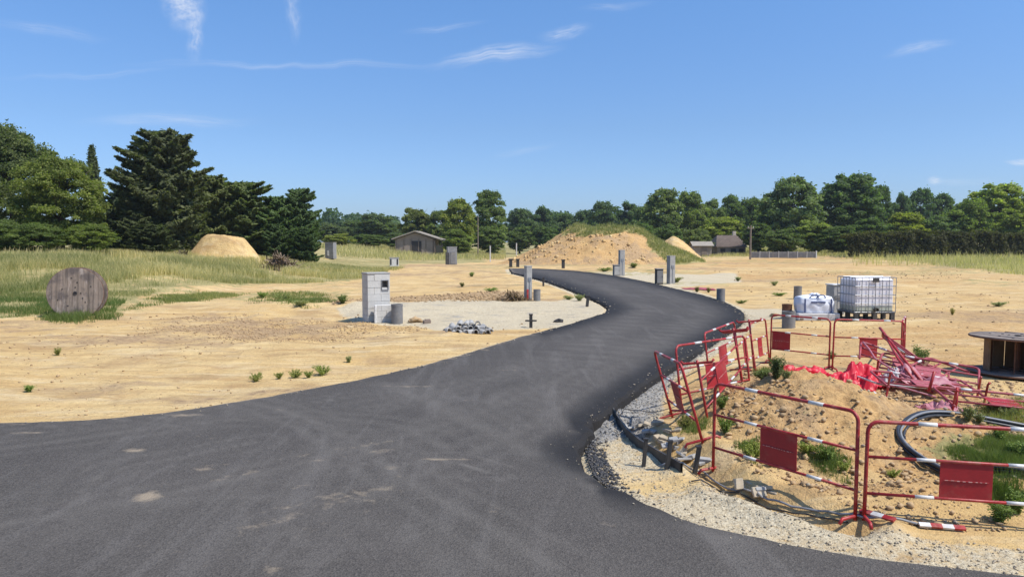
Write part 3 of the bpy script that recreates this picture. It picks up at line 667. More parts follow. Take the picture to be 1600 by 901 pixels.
TREES = [
 (-95, 190, 215, 50, 'o2', G_, 'tall rounded leafy tree cut by the left picture edge', LG),
 (22, 185, 190, 58, 'o1', (.8, .84, .85), 'tallest bushy broadleaf tree at the far left with shoots on top', LG),
 (98, 160, 232, 50, 'o2', (1.12, 1.12, .9), 'yellow green rounded tree between the tallest left tree and the dark conifers', LG),
 (150, 56, 226, 66, 's1', (1.1, 1.1, 1.3), 'thin pointed spruce tip showing above the yellow green tree', LG),
 (190, 70, 292, 62, 'c3', D_, 'dark low conifer in the gap left of the tall cypress', LG),
 (262, 138, 204, 57, 'c1', (1.0, .95, 1.0), 'tall dark cypress with ragged layered branches, highest of the conifers', LG),
 (335, 130, 276, 63, 'c3', (1.25, 1.2, 1.05), 'olive toned conifer right behind the flat topped sand heap', LG),
 (382, 130, 284, 64, 'c2', (1.15, 1.2, 1.0), 'spreading green conifer with spiky top right of the sand heap', LG),
 (434, 100, 308, 65, 'c3', (1.1, 1.35, 1.1), 'low dense conifer between the spiky conifer and the last one of the row', LG),
 (470, 84, 295, 66, 'c2', (.95, 1.15, 1.1), 'pointed dark conifer ending the left row of trees', LG),
 (215, 90, 330, 55, 'c3', (.9, .9, .9), 'squat dark conifer at the foot of the tall cypress', LG),
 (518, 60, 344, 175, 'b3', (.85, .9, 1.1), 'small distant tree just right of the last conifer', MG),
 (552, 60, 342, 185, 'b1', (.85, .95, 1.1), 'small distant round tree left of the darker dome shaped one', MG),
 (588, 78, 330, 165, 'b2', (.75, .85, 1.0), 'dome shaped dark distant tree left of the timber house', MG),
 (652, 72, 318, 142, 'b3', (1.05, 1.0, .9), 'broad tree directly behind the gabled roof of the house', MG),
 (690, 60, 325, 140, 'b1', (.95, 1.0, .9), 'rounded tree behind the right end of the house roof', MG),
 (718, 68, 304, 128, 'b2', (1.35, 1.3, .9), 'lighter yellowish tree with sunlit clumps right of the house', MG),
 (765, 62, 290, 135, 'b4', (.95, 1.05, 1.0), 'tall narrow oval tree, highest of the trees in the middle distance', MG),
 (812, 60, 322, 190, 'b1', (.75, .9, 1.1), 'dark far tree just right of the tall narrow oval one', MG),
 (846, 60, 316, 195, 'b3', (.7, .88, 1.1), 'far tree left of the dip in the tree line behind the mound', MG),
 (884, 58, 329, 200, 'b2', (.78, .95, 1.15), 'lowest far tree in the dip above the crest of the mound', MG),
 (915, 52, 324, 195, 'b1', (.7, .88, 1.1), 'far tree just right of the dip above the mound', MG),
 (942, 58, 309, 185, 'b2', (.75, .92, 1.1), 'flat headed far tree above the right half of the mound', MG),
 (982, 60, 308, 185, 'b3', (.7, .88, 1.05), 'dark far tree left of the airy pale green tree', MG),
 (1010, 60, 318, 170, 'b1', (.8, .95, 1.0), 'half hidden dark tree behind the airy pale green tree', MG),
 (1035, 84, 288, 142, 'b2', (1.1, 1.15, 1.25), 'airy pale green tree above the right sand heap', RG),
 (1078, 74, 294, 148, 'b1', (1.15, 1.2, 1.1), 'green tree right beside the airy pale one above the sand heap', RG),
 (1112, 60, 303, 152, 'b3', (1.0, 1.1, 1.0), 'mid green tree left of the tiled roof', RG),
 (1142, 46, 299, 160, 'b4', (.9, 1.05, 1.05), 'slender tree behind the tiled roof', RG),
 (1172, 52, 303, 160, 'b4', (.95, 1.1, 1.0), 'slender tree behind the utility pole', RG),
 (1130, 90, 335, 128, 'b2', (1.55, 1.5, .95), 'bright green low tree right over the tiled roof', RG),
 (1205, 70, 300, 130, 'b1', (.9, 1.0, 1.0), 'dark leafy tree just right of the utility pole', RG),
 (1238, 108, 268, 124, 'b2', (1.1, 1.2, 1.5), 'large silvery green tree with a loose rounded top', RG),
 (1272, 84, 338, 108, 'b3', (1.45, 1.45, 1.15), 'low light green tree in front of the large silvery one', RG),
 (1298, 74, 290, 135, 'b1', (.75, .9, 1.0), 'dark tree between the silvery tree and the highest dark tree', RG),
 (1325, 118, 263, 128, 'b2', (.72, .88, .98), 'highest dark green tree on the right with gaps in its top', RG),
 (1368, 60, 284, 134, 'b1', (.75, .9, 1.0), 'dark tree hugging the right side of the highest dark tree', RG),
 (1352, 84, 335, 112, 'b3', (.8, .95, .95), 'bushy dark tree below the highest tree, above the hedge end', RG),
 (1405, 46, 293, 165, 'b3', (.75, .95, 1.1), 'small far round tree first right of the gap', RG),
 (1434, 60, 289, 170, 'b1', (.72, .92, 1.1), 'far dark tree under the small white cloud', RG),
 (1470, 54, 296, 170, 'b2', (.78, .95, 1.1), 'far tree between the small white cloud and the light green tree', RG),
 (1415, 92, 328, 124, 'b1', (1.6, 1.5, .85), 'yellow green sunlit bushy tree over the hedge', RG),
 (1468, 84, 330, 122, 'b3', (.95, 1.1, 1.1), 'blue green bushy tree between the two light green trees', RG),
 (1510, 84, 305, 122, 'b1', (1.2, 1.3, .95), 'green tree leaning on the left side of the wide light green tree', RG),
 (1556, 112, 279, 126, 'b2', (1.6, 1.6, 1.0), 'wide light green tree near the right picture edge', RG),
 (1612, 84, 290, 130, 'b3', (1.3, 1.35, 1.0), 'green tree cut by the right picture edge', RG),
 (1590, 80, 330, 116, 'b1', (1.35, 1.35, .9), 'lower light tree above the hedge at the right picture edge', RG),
 (1690, 110, 290, 125, 'b2', G_, None, RG), (-230, 200, 230, 62, 'o1', G_, None, LG), (1780, 120, 300, 130, 'b1', G_, None, RG),
]
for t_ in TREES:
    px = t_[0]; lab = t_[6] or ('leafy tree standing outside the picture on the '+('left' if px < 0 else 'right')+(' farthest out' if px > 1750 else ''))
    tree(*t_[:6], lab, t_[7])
# understorey bushes that close the view below the crowns
SHR = [(-10, 120, 335, 46, 'o2', (.85, .95, .9)), (60, 110, 345, 46, 'o1', (.9, 1, .9)), (140, 90, 345, 47, 'o2', (1.1, 1.15, .9)), (240, 80, 350, 52, 'c3', (.8, .8, .8)), (300, 80, 345, 63, 'c3', (1.1, 1, .9)), (370, 80, 345, 64, 'c3', D_), (430, 64, 350, 63, 'c3', (.9, 1.1, 1)), (480, 56, 355, 62, 'c3', (.8, 1, .9)),
       (530, 60, 362, 120, 'b3', (1.5, 1.4, 1)), (575, 70, 365, 125, 'b1', (.9, 1, 1)), (620, 50, 362, 132, 'b2', (.8, .9, 1)), (715, 60, 355, 118, 'b1', (1.1, 1.15, .9)), (765, 60, 350, 122, 'b2', (.9, 1, .9)), (812, 60, 350, 150, 'b3', (.9, 1, 1)), (850, 60, 352, 150, 'b1', (.8, .95, 1)), (1000, 70, 345, 130, 'b2', (.8, .95, 1)), (1045, 60, 345, 118, 'b3', (.8, .95, .9)), (1090, 55, 355, 112, 'b1', (1.1, 1.1, 1.1)), (1185, 60, 345, 110, 'b2', (.75, .85, .85)), (1222, 70, 352, 100, 'b3', (.8, .9, .9)), (1310, 80, 350, 104, 'b2', (.7, .8, .8))]
SL = ['under the tallest left tree', 'left of the wooden cable drum top', 'at the foot of the yellow green tree', 'below the tall cypress', 'left behind the flat topped sand heap', 'right behind the flat topped sand heap', 'beside the brushwood heap', 'at the foot of the last conifer',
      'pale and low beyond the small block pillar', 'low beneath the dome shaped tree', 'at the left corner of the timber house', 'below the yellowish tree beside the house', 'below the tall narrow oval tree', 'behind the left flank of the mound', 'behind the mound crest on the left', 'behind the right flank of the mound', 'above the right sand heap', 'left of the tiled roof', 'right of the utility pole', 'behind the long grey panel fence', 'at the left end of the dark hedge']
for s_, l_ in zip(SHR, SL): tree(*s_, 'dense dark shrub '+l_, 'shrubs below the trees', 'shrub', 'shrub')

# far wood closing the horizon, a mass nobody could count
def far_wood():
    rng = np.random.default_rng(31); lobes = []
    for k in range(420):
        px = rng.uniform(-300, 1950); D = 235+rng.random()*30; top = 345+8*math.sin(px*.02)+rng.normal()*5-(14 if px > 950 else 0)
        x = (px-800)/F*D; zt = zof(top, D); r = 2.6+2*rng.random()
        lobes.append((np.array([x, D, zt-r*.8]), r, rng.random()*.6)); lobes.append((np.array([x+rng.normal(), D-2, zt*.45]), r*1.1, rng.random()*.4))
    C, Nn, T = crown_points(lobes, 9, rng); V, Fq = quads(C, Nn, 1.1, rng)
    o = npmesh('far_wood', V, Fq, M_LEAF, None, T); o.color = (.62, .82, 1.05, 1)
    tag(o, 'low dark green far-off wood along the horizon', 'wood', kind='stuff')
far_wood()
# clipped dark hedge
def hedge():
    rng = np.random.default_rng(33); n = 30000; o = empty('hedge', atd(1465, 92, .0)[:2]+(0,), 0, 'long dark clipped hedge with brownish face at the right edge of the site', 'hedge')
    x0, x1 = (1318-800)/F*92, (1760-800)/F*92; u_ = rng.random(n); x = x0+(x1-x0)*u_
    top = zof(366, 92)+.55*fbm(x*.6, x*0, 3, 4, .6)-.4*sstep(x, x1-3, x1)
    dep = 1.3; face = rng.random(n)
    zf = rng.random(n); y = np.where(face < .7, 92-dep+.9*fbm(x*.8, zf*2.5+3, 8, 4, .6)+rng.normal(size=n)*.14, 92+rng.uniform(-dep, dep, n))
    z = np.where(face < .7, zf*top, top+rng.normal(size=n)*.12)
    C = np.stack([x, y, z], 1)-np.array(o.location); N_ = np.where((face < .7)[:, None], np.array([0, -1, .3]), np.array([0, 0, 1]))+rng.normal(size=(n, 3))*.6
    V, Fq = quads(C, N_, .28, rng); c = npmesh('foliage', V, Fq, M_LEAF, o, np.clip(.5*rng.random(n)+.3*fbm(x*.8, z*2, 4), 0, 1)); c.color = (.60, .50, .50, 1)
    mb = MB()
    for k in range(40):
        x = x0+(x1-x0)*(k+.5)/40-o.location.x; mb.tube([(x, 0, -.2), (x+.1, -.2, 1.2), (x, .1, 2.4)], [.06, .04, .02], 5)
    mb.build('stems', M_TRUNK, o)
hedge()

def blades(name, P, hgt, wid, m, tint, label, cat, rng, bend=.35, kind='stuff', parent=None):
    n = len(P); a = rng.random(n)*6.28; dx, dy = np.cos(a), np.sin(a); b = rng.random(n)*6.28; L = hgt*(bend*(.3+rng.random(n)))
    S_ = np.stack([dx*wid/2, dy*wid/2, np.zeros(n)], 1); mid = P+np.stack([np.cos(b)*L*.3, np.sin(b)*L*.3, hgt*.55], 1); tip = P+np.stack([np.cos(b)*L, np.sin(b)*L, hgt*.97], 1)
    V = np.stack([P-S_, P+S_, mid+S_*.75, mid-S_*.75, tip+S_*.18, tip-S_*.18], 1).reshape(-1, 3)
    i = np.arange(n)[:, None]*6; Fq = np.concatenate([i+np.array([[0, 1, 2, 3]]), i+np.array([[3, 2, 4, 5]])], 0)
    o = npmesh(name, V, Fq, m, parent, np.concatenate([tint, tint])); o.color = (1, 1, 1, 1)
    if label: tag(o, label, cat, kind=kind)
    return o
def scatter(poly, n, rng, ymin=None, power=1.0, clump=None, ragged=None):
    xs = [p[0] for p in poly]; ys = [p[1] for p in poly]; out = np.zeros((0, 2))
    while len(out) < n:
        m = n*3; x = rng.uniform(min(xs), max(xs), m); y = rng.uniform(min(ys), max(ys), m); ok = inside(x, y, poly) & (np.abs(x) < y*.78+3)
        ok &= rng.random(m) < (min(ys)/np.maximum(y, 1))**power
        if clump: ok &= rng.random(m) < (.04+.96*sstep(fbm(x*clump, y*clump, 19, 4), -.22, .22))
        if ragged: ok &= -sdist(x, y, poly) > ragged*(.15+.85*rng.random(m)+.6*fbm(x*1.5, y*1.5, 23, 3))
        out = np.concatenate([out, np.stack([x[ok], y[ok]], 1)])
        if ok.sum() == 0: break
    return out[:n]
def meadow(name, poly, n, rng, hlo, hhi, label, power=1.2, clump=None, m=None, straw=.5, wid=.03, edge=None, hscale=None):
    p = scatter(poly, n, rng, power=power, clump=clump, ragged=(min(edge, 1.2)*.55 if edge else None)); x, y = p[:, 0], p[:, 1]
    d = -sdist(x, y, poly); hh = hlo+(hhi-hlo)*(.35+.65*sstep(d, 0, edge or 4))*(.6+.4*rng.random(len(x)))
    if hscale is not None: hh = hh*hscale(x, y)
    pn = fbm(x*.22, y*.22, 55, 3); t = np.clip(straw+.5*pn+.22*rng.normal(size=len(x)), 0, 1)
    # the higher, older grass is straw coloured
    t = np.clip(t+.42*sstep(y, 27, 42)-.2, 0, 1)
    P = np.stack([x, y, H(x, y)-.01], 1)
    return blades(name, P, hh, wid*(y/25)**.6, m or M_GRASS, t, label, 'grass', rng)
rng = np.random.default_rng(5)
FL2 = [(-30, 20)]+wpoly([(-60, 497), (0, 498), (90, 492), (180, 488), (215, 468), (300, 446), (420, 443), (560, 438), (610, 424)])+[(-9, 64), (-60, 64), (-60, 20)]
meadow('meadow_grass', FL2, 150000, rng, .06, .50, 'tall half dry grass covering the rising ground on the left', clump=.45, straw=.38, wid=.016, edge=5, hscale=lambda x, y: .30+.9*sstep(y, 26, 38))
FC = wp0([(520, 412), (640, 408), (790, 406), (790, 392), (640, 389), (480, 389)])
meadow('meadow_grass', FC, 22000, rng, .35, .85, 'rough grass in front of the timber house in the distance', straw=.45, wid=.022)
FR = wp0([(1095, 405), (1280, 408), (1420, 413), (1600, 431), (1760, 436), (1800, 392), (1100, 391)])
meadow('meadow_grass', FR, 50000, rng, .15, .6, 'tall grass strip in front of the dark hedge on the right', straw=.45, wid=.02)
meadow('sparse_grass', M1, 2600, rng, .06, .22, 'sparse low weeds on the bank behind the block pillar', clump=.8, straw=.35, wid=.02)
meadow('sparse_grass', wp0([(-20, 500), (90, 492), (180, 492), (200, 470), (60, 474), (-40, 476)]), 5000, rng, .08, .3, 'green grass tufts growing round the wooden cable drum', clump=.9, straw=.12, m=M_GREENG, wid=.016)
meadow('coil_grass', CGRASS, 22000, rng, .03, .17, 'short green grass growing inside the loop of black hose', straw=.42, m=M_GREENG, wid=.007, edge=.6, power=.3, clump=3.0)
meadow('heap_grass', [tuple(ground(*q)[:2]) for q in [(1520, 745), (1600, 725), (1640, 740), (1640, 800), (1560, 800), (1500, 775)]], 4200, rng, .05, .2, 'thin green grass below the loop of black hose', straw=.3, m=M_GREENG, wid=.009, edge=.3, power=.3, clump=2.5)
meadow('drum_grass', wpoly([(50, 504), (120, 507), (200, 503), (190, 490), (62, 490)]), 2200, rng, .05, .30, 'green grass standing in front of the wooden cable drum', straw=.1, m=M_GREENG, wid=.014, edge=.7, power=.2, clump=2.5)
meadow('patchy_grass', wpoly([(170, 492), (340, 470), (420, 458), (300, 449), (215, 462)]), 5500, rng, .05, .16, 'patchy green grass thinning out into the sand right of the cable drum', straw=.5, m=M_GREENG, wid=.014, edge=1.5, power=.5, clump=.7)
meadow('patchy_grass', wpoly([(380, 476), (500, 486), (545, 474), (520, 458), (420, 452)]), 2800, rng, .05, .16, 'patchy green grass on the bank left of the letterbox pillar', straw=.5, m=M_GREENG, wid=.014, edge=1.0, power=.5, clump=.9)
# grass on the mound's crest
def mound_grass():
    A, B, z, r2 = mdat; top = zof(350, D2); g = (np.clip(sstep(A+.45*B+.30*fbm(A*4, B*4, 2), .0, .2)+sstep(z/top+.25*fbm(A*5, B*5, 4), .70, .82), 0, 1) > .5) & (r2 < 1) & (z > .1)
    ii = np.nonzero(g)[0]; j = rng.choice(ii, 22000); P = np.stack([A[j]*13.4+rng.normal(size=len(j))*.1, B[j]*8.6+rng.normal(size=len(j))*.08, z[j]-.05], 1)
    o = blades('grass_cover', P, .15+.40*rng.random(len(j)), .045, M_GRASS, np.clip(rng.random(len(j))*.55, 0, 1), None, None, rng, parent=mound); o['kind'] = 'stuff'
    o.location.z = 0
mound_grass()

# ------------------------------------------------------------------ far buildings, fence, poles
def timber_house():
    D = 118; x0 = (618-800)/F*D; x1 = (679-800)/F*D; x2 = (691-800)/F*D; xm = (649-800)/F*D; z0 = h1(x0, D)
    o = empty('timber_house', (xm, D, z0), 0, 'low grey timber house with shallow gabled roof in front of the far trees', 'house')
    L = x0-xm; Rr = x1-xm; R2 = x2-xm; ze = zof(373.5, D)-z0; zr = zof(362, D)-z0; dep = 7
    mb = MB(); mb.add([(L, 0, -.3), (Rr, 0, -.3), (Rr, 0, ze), (0, 0, zr-.15), (L, 0, ze), (L, dep, -.3), (Rr, dep, -.3), (Rr, dep, ze), (0, dep, zr-.15), (L, dep, ze)],
                      [(0, 1, 2, 3, 4), (9, 8, 7, 6, 5), (1, 6, 7, 2), (5, 0, 4, 9)]); mb.build('wall', M_RENDER, o)
    mb = MB()
    for (xa, za, xb, zb) in ((L-.55, ze-.10, 0, zr), (0, zr, R2+.5, ze-.35)):
        mb.add([(xa, -.6, za), (xb, -.6, zb), (xb, dep+.5, zb), (xa, dep+.5, za), (xa, -.6, za+.17), (xb, -.6, zb+.17), (xb, dep+.5, zb+.17), (xa, dep+.5, za+.17)], [(0, 1, 2, 3), (7, 6, 5, 4), (0, 4, 5, 1), (1, 5, 6, 2), (2, 6, 7, 3), (3, 7, 4, 0)])
    mb.build('roof', M_ROOFG, o)
    for k in range(16):   # boards standing proud of the wall
        x = L+.2+(Rr-L-.4)*k/15
        if k % 3 == 0: mb = MB(); mb.box((x, -.04, ze/2), (.12, .06, ze)); mb.build('timber_post', M_WOODG, o)
    mb = MB(); mb.box((.15, -.03, .95), (1.7, .05, 1.9)); mb.build('barn_door', M_SHUT, o)
    mb = MB(); mb.box(((Rr+R2)/2+.1, 1.2, .62), (R2-Rr-.1, .2, 1.25)); mb.build('side_wall', M_CREAM, o)
    for x in (Rr+.1, R2): mb = MB(); mb.box((x, -.2, ze/2-.1), (.16, .16, ze-.25)); mb.build('porch_post', M_WOODG, o)
timber_house()
def tiled_house():
    D = 112; x0 = (1118-800)/F*D; x1 = (1168-800)/F*D; xm = (x0+x1)/2; z0 = h1(xm, D)
    o = empty('tiled_house', (xm, D, z0), 0, 'low house with weathered brown tiled roof half hidden in the right trees', 'house')
    ze = zof(385, D)-z0; zr = zof(367.5, D)-z0; hw = (x1-x0)/2; dep = 3.5
    mb = MB(); mb.box((0, dep, ze/2-.1), (hw*2-.5, dep*2-.5, ze)); mb.build('wall', M_RENDER, o)
    v = [(-hw, 0, ze-.1), (hw, 0, ze-.1), (hw, 2*dep, ze-.1), (-hw, 2*dep, ze-.1), (-hw+1.1, dep, zr), (hw-.7, dep, zr)]
    mb = MB(); mb.add(v, [(0, 1, 5, 4), (1, 2, 5), (2, 3, 4, 5), (3, 0, 4), (3, 2, 1, 0)]); rf = mb.build('roof', M_ROOFT, o)
    for k in range(22):
        mb2 = MB() if k == 0 else mb2; x = -hw+.15+(2*hw-.3)*k/21; t0 = min(1, max(0, min((x+hw)/1.1, (hw-x)/.7)))
        mb2.tube([(x, -.02, ze-.06), (x, dep*t0, ze+(zr-ze)*t0+.02)], .06, 5)
    mb2.build('tile_rows', M_ROOFT, rf)
    mb = MB(); mb.box((hw-1.0, dep+.3, zr+.15), (.5, .5, 1.0), bev=.04); mb.build('chimney', M_CREAM, rf)
    for x in (-1.3, .3, 1.5): mb = MB(); mb.box((x, .22, ze*.5), (.75, .08, ze*.5)); mb.build('window', M_SHUT, o)
    o2 = empty('garden_shed', ((1098-800)/F*108, 108, h1(28, 108)), 0, 'small grey shed left of the tiled house', 'shed')
    mb = MB(); mb.box((0, 1.2, .8), (2.6, 2.2, 1.6)); mb.build('wall', M_RENDER, o2)
    mb = MB(); mb.add([(-1.6, -.2, 1.55), (1.6, -.2, 1.55), (1.6, 1.2, 2.2), (-1.6, 1.2, 2.2), (1.6, 2.6, 1.55), (-1.6, 2.6, 1.55)], [(0, 1, 2, 3), (3, 2, 4, 5)]); mb.build('roof', M_ROOFG, o2)
    mb = MB(); mb.box((.2, .06, .75), (.8, .06, 1.5)); mb.build('door', M_WOODG, o2)
tiled_house()
def panel_fence():
    D = 90; x0 = (1172-800)/F*D; x1 = (1275-800)/F*D; z0 = h1((x0+x1)/2, D); n = 7; s = (x1-x0)/n; ht = zof(393, D)-z0
    o = empty('panel_fence', (x0, D, z0), 0, 'grey panel fence with posts in front of the dark trees on the right', 'fence')
    for k in range(n):
        mb = MB(); mb.box((s*(k+.5), 0, ht/2), (s-.14, .05, ht*(.96+.05*math.sin(k*2.1))))
        for q in range(4): mb.box((s*(k+.5), -.035, ht*(.2+.2*q)), (s-.16, .03, .05))
        mb.build('fence_panel', M_PIPE, o)
    for k in range(n+1):
        mb = MB(); mb.box((s*k, 0, ht*.53), (.12, .12, ht*(1.06 if k < n else 1.2))); mb.build('post', M_WHITE if k == n else M_CONC, o)
panel_fence()
def pole(px, D, top, r, label, arm=True):
    x = (px-800)/F*D; z = h1(x, D); o = empty('utility_pole', (x, D, z), .3, label, 'pole'); hh = zof(top, D)-z
    mb = MB(); mb.tube([(0, 0, -.4), (0, 0, hh)], [r, r*.7], 8); mb.build('shaft', M_WOODG, o)
    if arm:
        mb = MB(); mb.box((0, 0, hh-.35), (.9, .08, .09)); mb.build('cross_arm', M_WOODG, o)
        for q in (-.38, .38): mb = MB(); mb.lathe([(.0, .16), (.045, .14), (.03, .08), (.05, .05), (.03, 0)], 8, (q, 0, hh-.3)); mb.build('insulator', M_WHITE, o)
pole(1172, 90, 352, .13, 'thin wooden utility pole before the trees left of the grey panel fence')
pole(747, 112, 338, .10, 'bare slender pole between the yellowish tree and the tall narrow one', False)
for px, top, bot, lab in ((766, 384, 393, 'short white marker stake in the grass below the tall narrow oval tree'), (807, 380, 391, 'short white marker stake at the left foot of the earth mound')):
    D = 86 if px < 800 else 96; x = (px-800)/F*D; z = h1(x, D); mb = MB(); hh = zof(top, D)-z
    mb.box((0, 0, hh/2), (.14, .14, hh), bev=.02); mb.box((0, 0, hh+.02), (.18, .18, .04)); o = mb.build('marker_stake', M_WHITE, None, loc=(x, D, z)); tag(o, lab, 'stake', 'white marker stakes', 'thing')

# ------------------------------------------------------------------ block pillars, posts and pipes along the road
def scale_at(p): return p.y/F
def blocks(mb, wd, dp, ht, course, rng, hole=None, len_=.42):
    n = max(1, round(ht/course)); ch = ht/n
    for k in range(n):
        off = 0 if k % 2 else len_/2; xs = [-wd/2]; x = -wd/2+(len_-off if off else len_)
        while x < wd/2-.08: xs.append(x); x += len_
        xs.append(wd/2)
        for a, b in zip(xs[:-1], xs[1:]):
            zc = ch*(k+.5); seg = [(a, b)]
            if hole and hole[2] < zc < hole[3]:
                seg = [q for q in ((a, min(b, hole[0])), (max(a, hole[1]), b)) if q[1]-q[0] > .01]
            for (a2, b2) in seg:
                j = rng.normal()*.004; mb.box(((a2+b2)/2, j, zc), (b2-a2-.005, dp+rng.normal()*.004, ch-.005), bev=.004)
    mb.box((0, 0, ht/2), (wd-.03, dp-.03, ht-.02)) if not hole else mb.box((0, .06, ht/2), (wd-.03, dp-.15, ht-.02))
M_BLK = mat('hollow_block', (.56, .54, .50), .92, build=worn(3, .72, .7, .5))
M_BLKD = mat('dark_block', (.27, .265, .26), .92, build=worn(3, .72, .7, .5))
rb = np.random.default_rng(3)
def pillar_main():
    p = ground(588, 501); s = scale_at(p); ht = 74*s; o = empty('block_pillar', p, R(30), 'tall pillar of grey concrete blocks with letterbox opening, tallest beside the left gravel pad', 'pillar')
    wd, dp = 34*s/.94, .52; hole = (wd*.12, wd*.42, ht*.66, ht*.86)
    mb = MB(); blocks(mb, wd, dp, ht, .2, rb, hole); mb.build('block_work', M_BLK, o)
    hx, hz = (hole[0]+hole[1])/2, ht*.765
    fr = MB(); hw, hh = (hole[1]-hole[0]), ht*.2
    for q in (-1, 1): fr.box((hx+q*hw/2, -dp/2+.0, hz), (.02, .05, hh)); fr.box((hx, -dp/2, hz+q*hh/2), (hw+.02, .05, .02))
    fr.build('opening_frame', M_GREYPIPE, o)
    mb = MB(); mb.box((hx, -dp/2+.12, hz), (hw, .02, hh)); mb.build('recess_back', M_DARK, o)  # dark backing plate, its colour stands for the shade inside the opening
    mb = MB(); mb.box((0, 0, ht+.02), (wd+.03, dp+.03, .04), bev=.008); mb.build('coping', M_CONC, o)
    q = ground(600, 503); o2 = empty('meter_cabinet', q, R(22), 'low pale cabinet of concrete with white edge strip leaning against the letterbox pillar', 'cabinet')
    mb = MB(); blocks(mb, .50, .3, .52, .17, rb, None, .3); mb.build('body', M_BLK, o2)
    mb = MB(); mb.box((-.28, -.13, .26), (.07, .07, .53), bev=.008); mb.build('edge_strip', M_WHITE, o2)
pillar_main()
def pillar(px, bot, wpx, top, dp, rz, m, label, extra=None):
    p = ground(px, bot); s = scale_at(p); ht = max(.3, zof(top, p.y)-p.z); o = empty('block_pillar', p, R(rz), label, 'pillar', 'block pillars for the plots')
    wd = wpx*s; mb = MB(); blocks(mb, wd, dp, ht, .2, rb); mb.build('block_work', m, o)
    mb = MB(); mb.box((0, 0, ht+.02), (wd+.04, dp+.04, .04), bev=.006); mb.build('coping', M_CONC, o)
    return o, wd, ht, s
o, wd, ht, s = pillar(517, 404, 15, 379, .6, -20, M_BLKD, 'small grey block pillar in the meadow left of the timber house')
mb = MB(); mb.box((-wd*.12, -.31, ht*.35), (wd*.2, .03, ht*.32)); mb.build('white_panel', M_WHITE, o)
o, wd, ht, s = pillar(706, 413, 15, 386, .5, 18, M_BLKD, 'grey block pillar with dark lower cabinet right of the timber house')
mb = MB(); mb.box((-wd*.55, -.35, ht*.33), (wd*.35, .3, ht*.72), bev=.01); mb.build('cabinet', M_DARK, o)
mb = MB(); mb.box((wd*.05, -.27, ht*.38), (wd*.5, .04, ht*.7)); mb.build('cabinet_door', M_PIPE, o)
def small_box():
    p = ground(616, 416); s = scale_at(p); o = empty('utility_box', p, R(10), 'small white utility box with dark side slots on the grass before the timber house', 'utility box')
    mb = MB(); mb.box((0, 0, 6.5*s), (14*s, .5, 13*s), bev=.03); mb.build('body', M_WHITE, o)
    for q in (-5.2, 5): mb = MB(); mb.box((q*s, -.26, 7*s), (2.4*s, .03, 9*s)); mb.build('slot', M_DARK, o)
    mb = MB(); mb.box((0, 0, 13.5*s), (15.5*s, .56, 1.2*s)); mb.build('lid', M_CONC, o)
small_box()
def post(px, bot, top, wpx, label, rz=20, foot=None):
    p = ground(px, bot); s = scale_at(p); ht = zof(top, p.y)-p.z; o = empty('concrete_post', p, R(rz), label, 'post', 'concrete posts by the plots'); wd = wpx*s*.8
    mb = MB(); mb.box((0, 0, ht/2-.05), (wd, wd, ht+.1), bev=.012); mb.build('shaft', M_CONC, o)
    mb = MB(); mb.box((0, -wd/2-.012, ht*.62), (wd*.5, .03, ht*.1)); mb.box((0, -wd/2-.008, ht*.3), (wd*.12, .02, ht*.5)); mb.build('fixing_rail', M_STEEL, o)
    mb = MB(); mb.box((0, 0, ht+.012), (wd+.02, wd+.02, .03), bev=.006); mb.build('cap', M_CONC, o)
    if foot: mb = MB(); mb.box((-wd*.35, -wd*.55, ht*.16), (wd*.3, .03, ht*.34)); mb.build('red_marking', M_RED, o)
    return o
post(825, 469, 416, 12, 'tall slim concrete post with reddish foot at the left edge of the bend', 25, True)
post(971, 431, 391, 10, 'slim concrete post with small grey cabinet, right of the far road', 12)
post(1048, 443, 400, 12, 'concrete post standing beside the dark square cabinet right of the road', 20)
def cabinet(px, bot, top, wpx, label, m, rz=10, dp=.3):
    p = ground(px, bot); s = scale_at(p); ht = zof(top, p.y)-p.z; o = empty('street_cabinet', p, R(rz), label, 'cabinet'); wd = wpx*s*.92
    mb = MB(); mb.box((0, 0, ht/2-.03), (wd, dp, ht), bev=.012); mb.build('body', m, o)
    mb = MB(); mb.box((0, -dp/2-.008, ht*.5), (wd*.84, .02, ht*.8)); d = mb.build('door', M_PIPE if m is M_DARK else M_CONC, o)
    mb = MB(); mb.box((wd*.32, -dp/2-.028, ht*.5), (.02, .02, .09)); mb.build('handle', M_DARK, d)
    mb = MB(); mb.box((0, -.01, ht), (wd+.05, dp+.06, .05), bev=.015); mb.build('lid', M_PIPE, o)
cabinet(1029.5, 444, 420, 12, 'dark square cabinet beside the concrete post right of the road', M_DARK)
cabinet(963, 431, 414, 11, 'small grey cabinet against the slim concrete post by the far road', M_PIPE)
def pipe(px, bot, top, wpx, label, tilt=0, m=None, fill=None):
    p = ground(px, bot); s = scale_at(p); ht = max(.15, zof(top, p.y)-p.z); r = wpx*s/2; o = empty('standing_pipe', p, random.random()*6, label, 'pipe', 'grey inspection pipes standing in the ground')
    o.rotation_euler = (R(tilt), 0, random.random()*6)
    mb = MB(); mb.lathe([(r*.97, -.15), (r, 0), (r, ht*.9), (r*1.03, ht*.9), (r*1.03, ht), (r*.9, ht), (r*.9, ht-.10)], 28); mb.build('barrel', m or M_PIPE, o, True).data.polygons.foreach_set('use_smooth', [False]*(28*6))
    mb = MB(); mb.lathe([(r*.9, ht-.05), (r*.5, ht-.035), (.001, ht-.03)], 24); mb.build('cover', fill or M_DARK, o)
    mb = MB()
    for q in (.3, .62): mb.lathe([(r*1.001, ht*q), (r*1.02, ht*q+.004), (r*1.02, ht*q+.016), (r*1.001, ht*q+.02)], 28)
    mb.build('ridge', m or M_PIPE, o)
pipe(620.5, 505, 475, 18, 'thick grey pipe standing beside the pale cabinet of the letterbox pillar')
